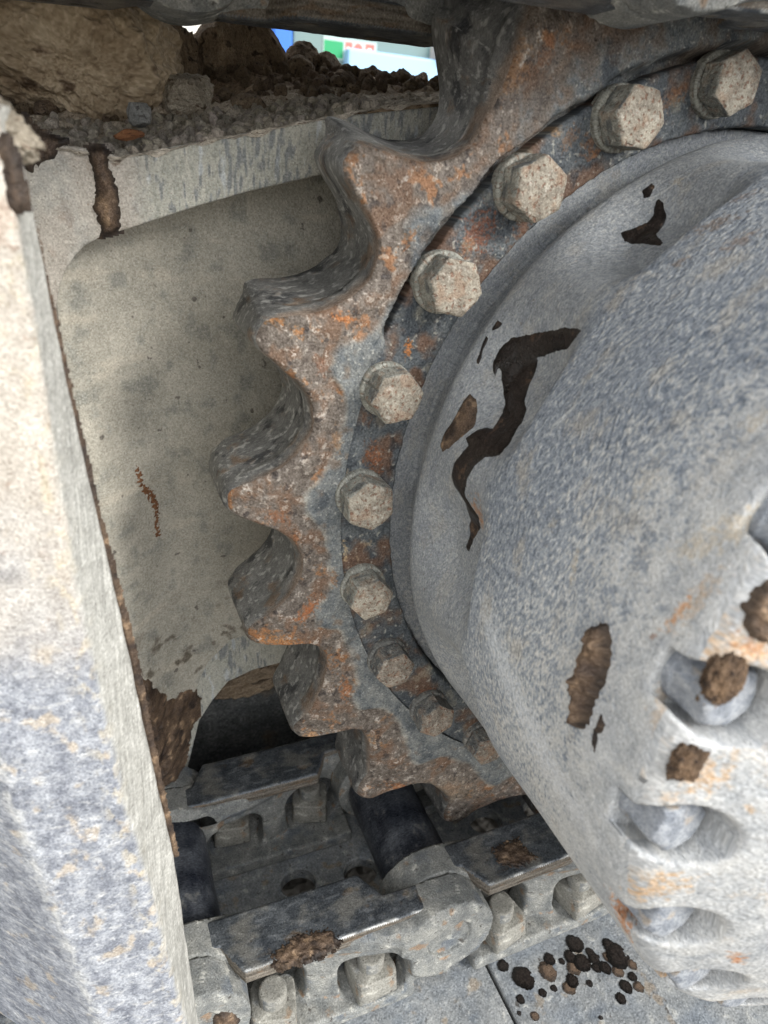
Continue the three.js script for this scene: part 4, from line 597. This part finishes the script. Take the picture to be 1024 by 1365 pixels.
const lumpAt = (label, px, py, rx, ry, rz, seed) => { const p = atSolid(px, py, shoulderSDF), n = shoulderSurf(p.x, p.y).n, m = mesh('mud_clump', rockGeo(seed, 18, 0.32, 4, 1.5), lumpMat); m.position.copy(p).addScaledVector(n, -rz * 0.15); const ex = UPV.clone().addScaledVector(RIGHT, 0.35); ex.addScaledVector(n, -ex.dot(n)).normalize(); m.quaternion.setFromRotationMatrix(new THREE.Matrix4().makeBasis(ex.clone().cross(n), ex, n)); m.scale.set(rx, ry, rz); return tag(m, label, 'mud'); };
const lumpMat = matOf(rockMap(251, [70, 55, 42], [140, 114, 88], [38, 28, 23]), 0.002);
lumpAt('rounded brown mud lump between two cover bolts of the drum', 918, 1017, 0.0066, 0.0095, 0.0035, 83.1);
shoulderPatch('dark rust-edged mud patch at the right edge of the drum', [[1030, 772], [1008, 785], [992, 805], [990, 830], [1000, 848], [1030, 862]], 0.003, { ...scab, seed: 14, step: 0.0008 });
lumpAt('jagged brown mud lump stuck to the uppermost cover bolt', 962, 903, 0.0068, 0.0105, 0.0045, 88.4);
const flatSurf = (z) => (x, y) => ({ p: V3(x, y, z), n: V3(0, 0, 1) });
const K1 = 200 / 780, K3 = 300 / 811;
const onZ = (z, pts) => AP(z, pts);
tag(mesh('mud_clump', skin(flatSurf(ZS), onZ(ZS, zoomPts(K1, 0, 150, [[455, 190], [530, 185], [568, 215], [562, 280], [595, 350], [620, 430], [625, 560], [634, 600], [560, 636], [524, 640], [527, 610], [500, 530], [485, 490], [500, 410], [492, 330], [470, 250]])), 0.0045, { ...scab, seed: 21, step: 0.001 }), mudMat), 'dark brown mud stripe down the cream end plate under the rocks', 'mud');
tag(mesh('mud_clump', skin(flatSurf(ZS), onZ(ZS, zoomPts(K1, 0, 150, [[75, 90], [130, 20], [180, 90], [260, 130], [340, 150], [300, 195], [290, 240], [215, 260], [205, 310], [185, 250], [170, 320], [130, 290], [105, 240], [85, 170]])), 0.003, { ...scab, seed: 22, step: 0.001 }), mudMat), 'ragged brown mud patch at the upper left corner of the end plate', 'mud');
tag(mesh('mud_clump', skin(flatSurf(0.0998), onZ(0.1, zoomPts(K1, 0, 150, [[-20, 160], [40, 138], [58, 180], [82, 260], [105, 350], [122, 420], [126, 490], [90, 500], [50, 490], [40, 430], [45, 390], [25, 340], [38, 270], [5, 200]])), 0.0012, { ...scab, seed: 23, step: 0.0008 }), mudMat), 'reddish brown dried mud patch at the top of the near side plate', 'mud');
tag(mesh('mud_clump', skin((x, y) => ({ p: V3(x, y, plateSurf(x, y)), n: V3(0, 0, 1) }), onZ(ZP + 0.012, zoomPts(K3, 0, 860, [[478, 20], [520, 60], [560, 110], [600, 168], [630, 185], [690, 172], [715, 210], [722, 280], [690, 310], [675, 380], [640, 470], [622, 495], [590, 440], [550, 420], [510, 330], [470, 180]])), 0.013, { rim: 0.012, lump: 0.8, edge: 0.003, freq: 75, seed: 24 }), mudMat), 'big lumpy brown mud clump hanging below the mounting plate beside the side plate', 'mud');
tag(mesh('mud_clump', skin((x, y) => ({ p: V3(x, y, plateSurf(x, y)), n: V3(0, 0, 1) }), onZ(ZP, [[180, 612], [186, 620], [190, 636], [203, 650], [210, 664], [211, 690], [213, 710], [206, 708], [205, 680], [200, 662], [187, 645], [180, 625]]), 0.0009, { ...scab, edge: 0.0034, freq: 300, seed: 25, step: 0.0007 }), matOf(rockMap(231, [104, 70, 46], [132, 92, 62], [80, 52, 36]), 0.001)), 'thin rusty brown dribble on the beige mounting plate', 'mud');
{
  const linkW = (x, y, z) => { let d = 1; for (const k of [1, 2]) { const [ax, ay] = pins[k], a = Math.atan2(pins[k + 1][1] - ay, pins[k + 1][0] - ax), c = Math.cos(a), q = Math.sin(a); d = Math.min(d, linkSDF((x - ax) * c + (y - ay) * q, -(x - ax) * q + (y - ay) * c, z)); } return d; };
  const surf = (x, y) => { let z = 0.085; for (let i = 0; i < 60; i++) { const d = linkW(x, y, z); if (d < 1e-4 || z < 0.02) break; z -= d * 0.8; } return { p: V3(x, y, z), n: V3(0, 0, 1) }; };
  const on = (pts) => zoomPts(0.3553, 170, 880, pts).map(([x, y]) => { const p = atSolid(x, y, linkW); return [p.x, p.y]; });
  const put = (label, pts, mat, t, seed) => tag(mesh('mud_clump', skin(surf, on(pts), t, { ...scab, seed, step: 0.0009 }), mat), label, 'mud');
  put('dark brown mud patch at the lower left corner of the near link', [[318, 1344], [350, 1322], [390, 1322], [424, 1350], [410, 1380], [330, 1384]], mudMat, 0.0022, 42);
  const top = (k) => { const [ax, ay] = pins[k], [bx, by] = pins[k + 1]; return (x, z) => ({ p: V3(x, ay + (by - ay) * (x - ax) / (bx - ax) + 0.0331, z), n: V3(0, 1, 0) }); };
  const rail = (k, pts, label, seed, y) => tag(mesh('mud_clump', skin(top(k), pts.map(([x, q]) => { const p = atPlane(x, q, 'y', y); return [p.x, p.z]; }), 0.0014, { ...scab, seed, step: 0.0009, edge: 0.004, freq: 240, lump: 1 }), mudMat), label, 'mud');
  rail(2, [[395, 1248], [440, 1240], [452, 1256], [425, 1276], [372, 1290], [360, 1275]], 'rusty brown grit on the left end of the near rail', 43, -0.286);
  rail(3, [[655, 1130], [690, 1118], [705, 1138], [718, 1146], [690, 1158], [664, 1150]], 'rusty brown grit on the rail nearest the drum', 44, -0.277);
}
{
  const line = [[14, 190, 2], [30, 250, 3], [45, 320, 3], [64, 400, 3.5], [85, 500, 3.5], [106, 590, 4], [128, 690, 5], [152, 782, 6.5], [166, 840, 8], [179, 895, 7], [197, 980, 4.5], [214, 1058, 4], [234, 1142, 3]];
  const pts = [...line.map(([x, y, w]) => [x - w * 0.3, y]), ...line.slice().reverse().map(([x, y, w]) => [x + w * 0.8, y])];
  tag(mesh('mud_clump', skin(flatSurf(0.068), onZ(0.068, pts), 0.0012, { ...scab, seed: 26, step: 0.0006, edge: 0.0006, rimDark: 0.7 }), mudMat), 'long thin dark mud seam along the cut edge of the near side plate', 'mud');
}
{ // round splashes of mud dried on the lower shoe
  const spots = [[575, 682, 18], [643, 722, 32], [720, 700, 28], [722, 662, 18], [805, 612, 25], [790, 655, 20], [800, 690, 22], [830, 675, 25], [865, 660, 18], [795, 730, 20], [785, 755, 18], [900, 690, 18], [915, 620, 22], [940, 650, 35], [940, 700, 18], [985, 718, 14], [965, 750, 18], [948, 787, 16], [1005, 750, 16], [630, 790, 12], [700, 770, 12], [735, 755, 10], [675, 843, 12], [883, 849, 6], [848, 740, 10], [625, 835, 6], [985, 680, 14], [870, 690, 14], [850, 640, 12], [760, 670, 9], [905, 655, 14]];
  const ang = Math.atan2(pins[4][1] - pins[3][1], pins[4][0] - pins[3][0]), n = V3(-Math.sin(ang), Math.cos(ang), 0), ux = V3(Math.cos(ang), Math.sin(ang), 0), o = V3(pins[3][0], pins[3][1], 0).addScaledVector(n, -0.058);
  const dots = [0, 1, 2].map((k) => { const pts = []; for (let i = 0; i < 20; i++) { const a = i / 20 * 6.2832, r = 0.0065 * (1 + 0.25 * pn(Math.cos(a) * 1.3, Math.sin(a) * 1.3, k * 4.4)); pts.push([r * Math.cos(a), r * Math.sin(a)]); } return skin((x, y) => ({ p: V3(x, 0.0022 * sst(0.0062, 0.0035, Math.hypot(x, y)) * -0.4, y), n: V3(0, 1, 0) }), pts, 0.0016, { step: 0.0006, rim: 0.0012, lump: 0.7, edge: 0.0007, freq: 260, seed: 30 + k, rimDark: 0.3 }); });
  const near = (c) => { const s = 430 / 1024, [px, py] = [430 + c[0] * s, 1000 + c[1] * s], d = rayOf(px, py), t = o.clone().sub(CAM).dot(n) / d.dot(n); return CAM.clone().addScaledVector(d, t); };
  spots.forEach((c, i) => { const p = near(c), q = near([c[0] + c[2], c[1], 0]), m = mesh('mud_splash', dots[i % 3], i % 4 === 2 ? mudMat : wetMat); m.position.copy(p).addScaledVector(n, 0.0002); m.rotation.set(0, rr(0, 6), 0); { const k = p.distanceTo(q) / 0.0065; m.scale.set(k, k * 0.24, k); } if (i === 1) tag(m, 'largest dark round mud splash at the left of the cluster on the lower shoe', 'mud'); else if (i === 2) tag(m, 'brown-topped round mud splash just right of the largest splash', 'mud'); else if (i === 0) tag(m, 'lone mud splash nearest the shoe seam, left of all others', 'mud'); else if (i === 4) tag(m, 'oval mud splash apart from the cluster, closest to the near link', 'mud'); else tag(m, 'small round splash of dark dried mud on the lower shoe plate', 'mud', 'mud splashes on the lower shoe'); });
}

// ------------------------------------------------------------------ ground and what shows through the gap
const groundMaps = makeMaps(512, 512, 1.2, 1.2, 0, 0, (u, v) => { const a = fbm(u * 6, v * 6, 241, 5), b = fbm(u * 60, v * 60, 242, 5); return [mix3([132, 126, 116], [176, 170, 160], 0.5 + 0.7 * a + 0.7 * b), 0.5 + 0.5 * b, 0.95]; });
{ const g = new THREE.PlaneGeometry(60, 60, 4, 4); g.rotateX(-Math.PI / 2); const p = g.attributes.position; g.setAttribute('uv', new THREE.Float32BufferAttribute(Array.from({ length: p.count }, (_, i) => [p.getX(i), p.getZ(i)]).flat(), 2)); const m = mesh('ground', g, matOf(groundMaps, 0.01)); m.position.y = -0.435; m.userData.kind = 'structure'; }
{
  const Z = -2.6, at = (px, py) => atPlane(px, py, 'z', Z), cabin = thing('site_cabin', 'white cabin with blue window posts, out of focus behind the gap above the soil', 'cabin', [0, 0, 0]);
  const std = (c, r = 0.5) => new THREE.MeshStandardMaterial({ color: new THREE.Color(c), roughness: r });
  const box = (name, x0, y0, x1, y1, z0, z1, mat, rd = 0.01) => { const b = mesh(name, new RoundedBoxGeometry(Math.abs(x1 - x0), Math.abs(y1 - y0), Math.abs(z1 - z0), 3, rd), mat, cabin); b.position.set((x0 + x1) / 2, (y0 + y1) / 2, (z0 + z1) / 2); return b; };
  const a = at(100, 120), b = at(640, -160); const blue = std('#2f6fd0', 0.4), white = std('#cfccc0', 0.5), paleBlue = std('#9cc4e4', 0.4);
  box('wall', a.x - 1, -0.1, b.x + 0.9, b.y + 0.4, Z - 1.6, Z, white);
  box('chassis', a.x - 0.9, -0.43, b.x + 0.8, -0.104, Z - 1.5, Z - 0.1, std('#333a42'));
  let p = at(203, 40); box('post', p.x - 0.03, p.y - 0.5, p.x + 0.03, p.y + 0.6, Z + 0.002, Z + 0.05, blue);
  p = at(372, 60); box('post', p.x - 0.035, p.y - 0.4, p.x + 0.035, p.y + 0.6, Z + 0.002, Z + 0.06, blue);
  p = at(586, 60); const r = box('post', p.x - 0.025, p.y - 0.3, p.x + 0.025, p.y + 0.5, Z + 0.002, Z + 0.06, blue); r.rotation.z = 0.3;
  const w0 = at(388, 84), w1 = at(575, 30); box('window', w0.x, w0.y, w1.x, w1.y + 0.4, Z + 0.002, Z + 0.02, new THREE.MeshStandardMaterial({ color: '#6f8683', roughness: 0.15 }));
  const s0 = at(455, 108), s1 = at(602, 86); box('sill', s0.x, s0.y, s1.x, s1.y, Z + 0.002, Z + 0.07, paleBlue);
  const m0 = at(578, 78), m1 = at(604, 55); box('mirror', m0.x, m0.y, m1.x, m1.y, Z + 0.062, Z + 0.12, std('#3a3f46'));
  const cv = document.createElement('canvas'); cv.width = 256; cv.height = 64; const q = cv.getContext('2d'); q.fillStyle = '#a9bdb8'; q.fillRect(0, 0, 256, 64); q.fillStyle = '#10965c'; q.fillRect(4, 12, 90, 48); q.fillStyle = '#d8685c'; q.fillRect(104, 10, 34, 46); q.beginPath(); q.arc(166, 34, 24, 0, 7); q.fill(); q.fillRect(200, 8, 44, 44); q.fillStyle = '#f4efe6'; q.fillRect(112, 24, 14, 18); q.fillRect(212, 20, 18, 20);
  const t = new THREE.CanvasTexture(cv); t.colorSpace = THREE.SRGBColorSpace; const c0 = at(428, 78), c1 = at(500, 58); const st = mesh('sticker', new THREE.PlaneGeometry(c1.x - c0.x, c1.y - c0.y), new THREE.MeshStandardMaterial({ map: t, roughness: 0.4 }), cabin); st.position.set((c0.x + c1.x) / 2, (c0.y + c1.y) / 2, Z + 0.023);
}
renderer.render(scene, camera);
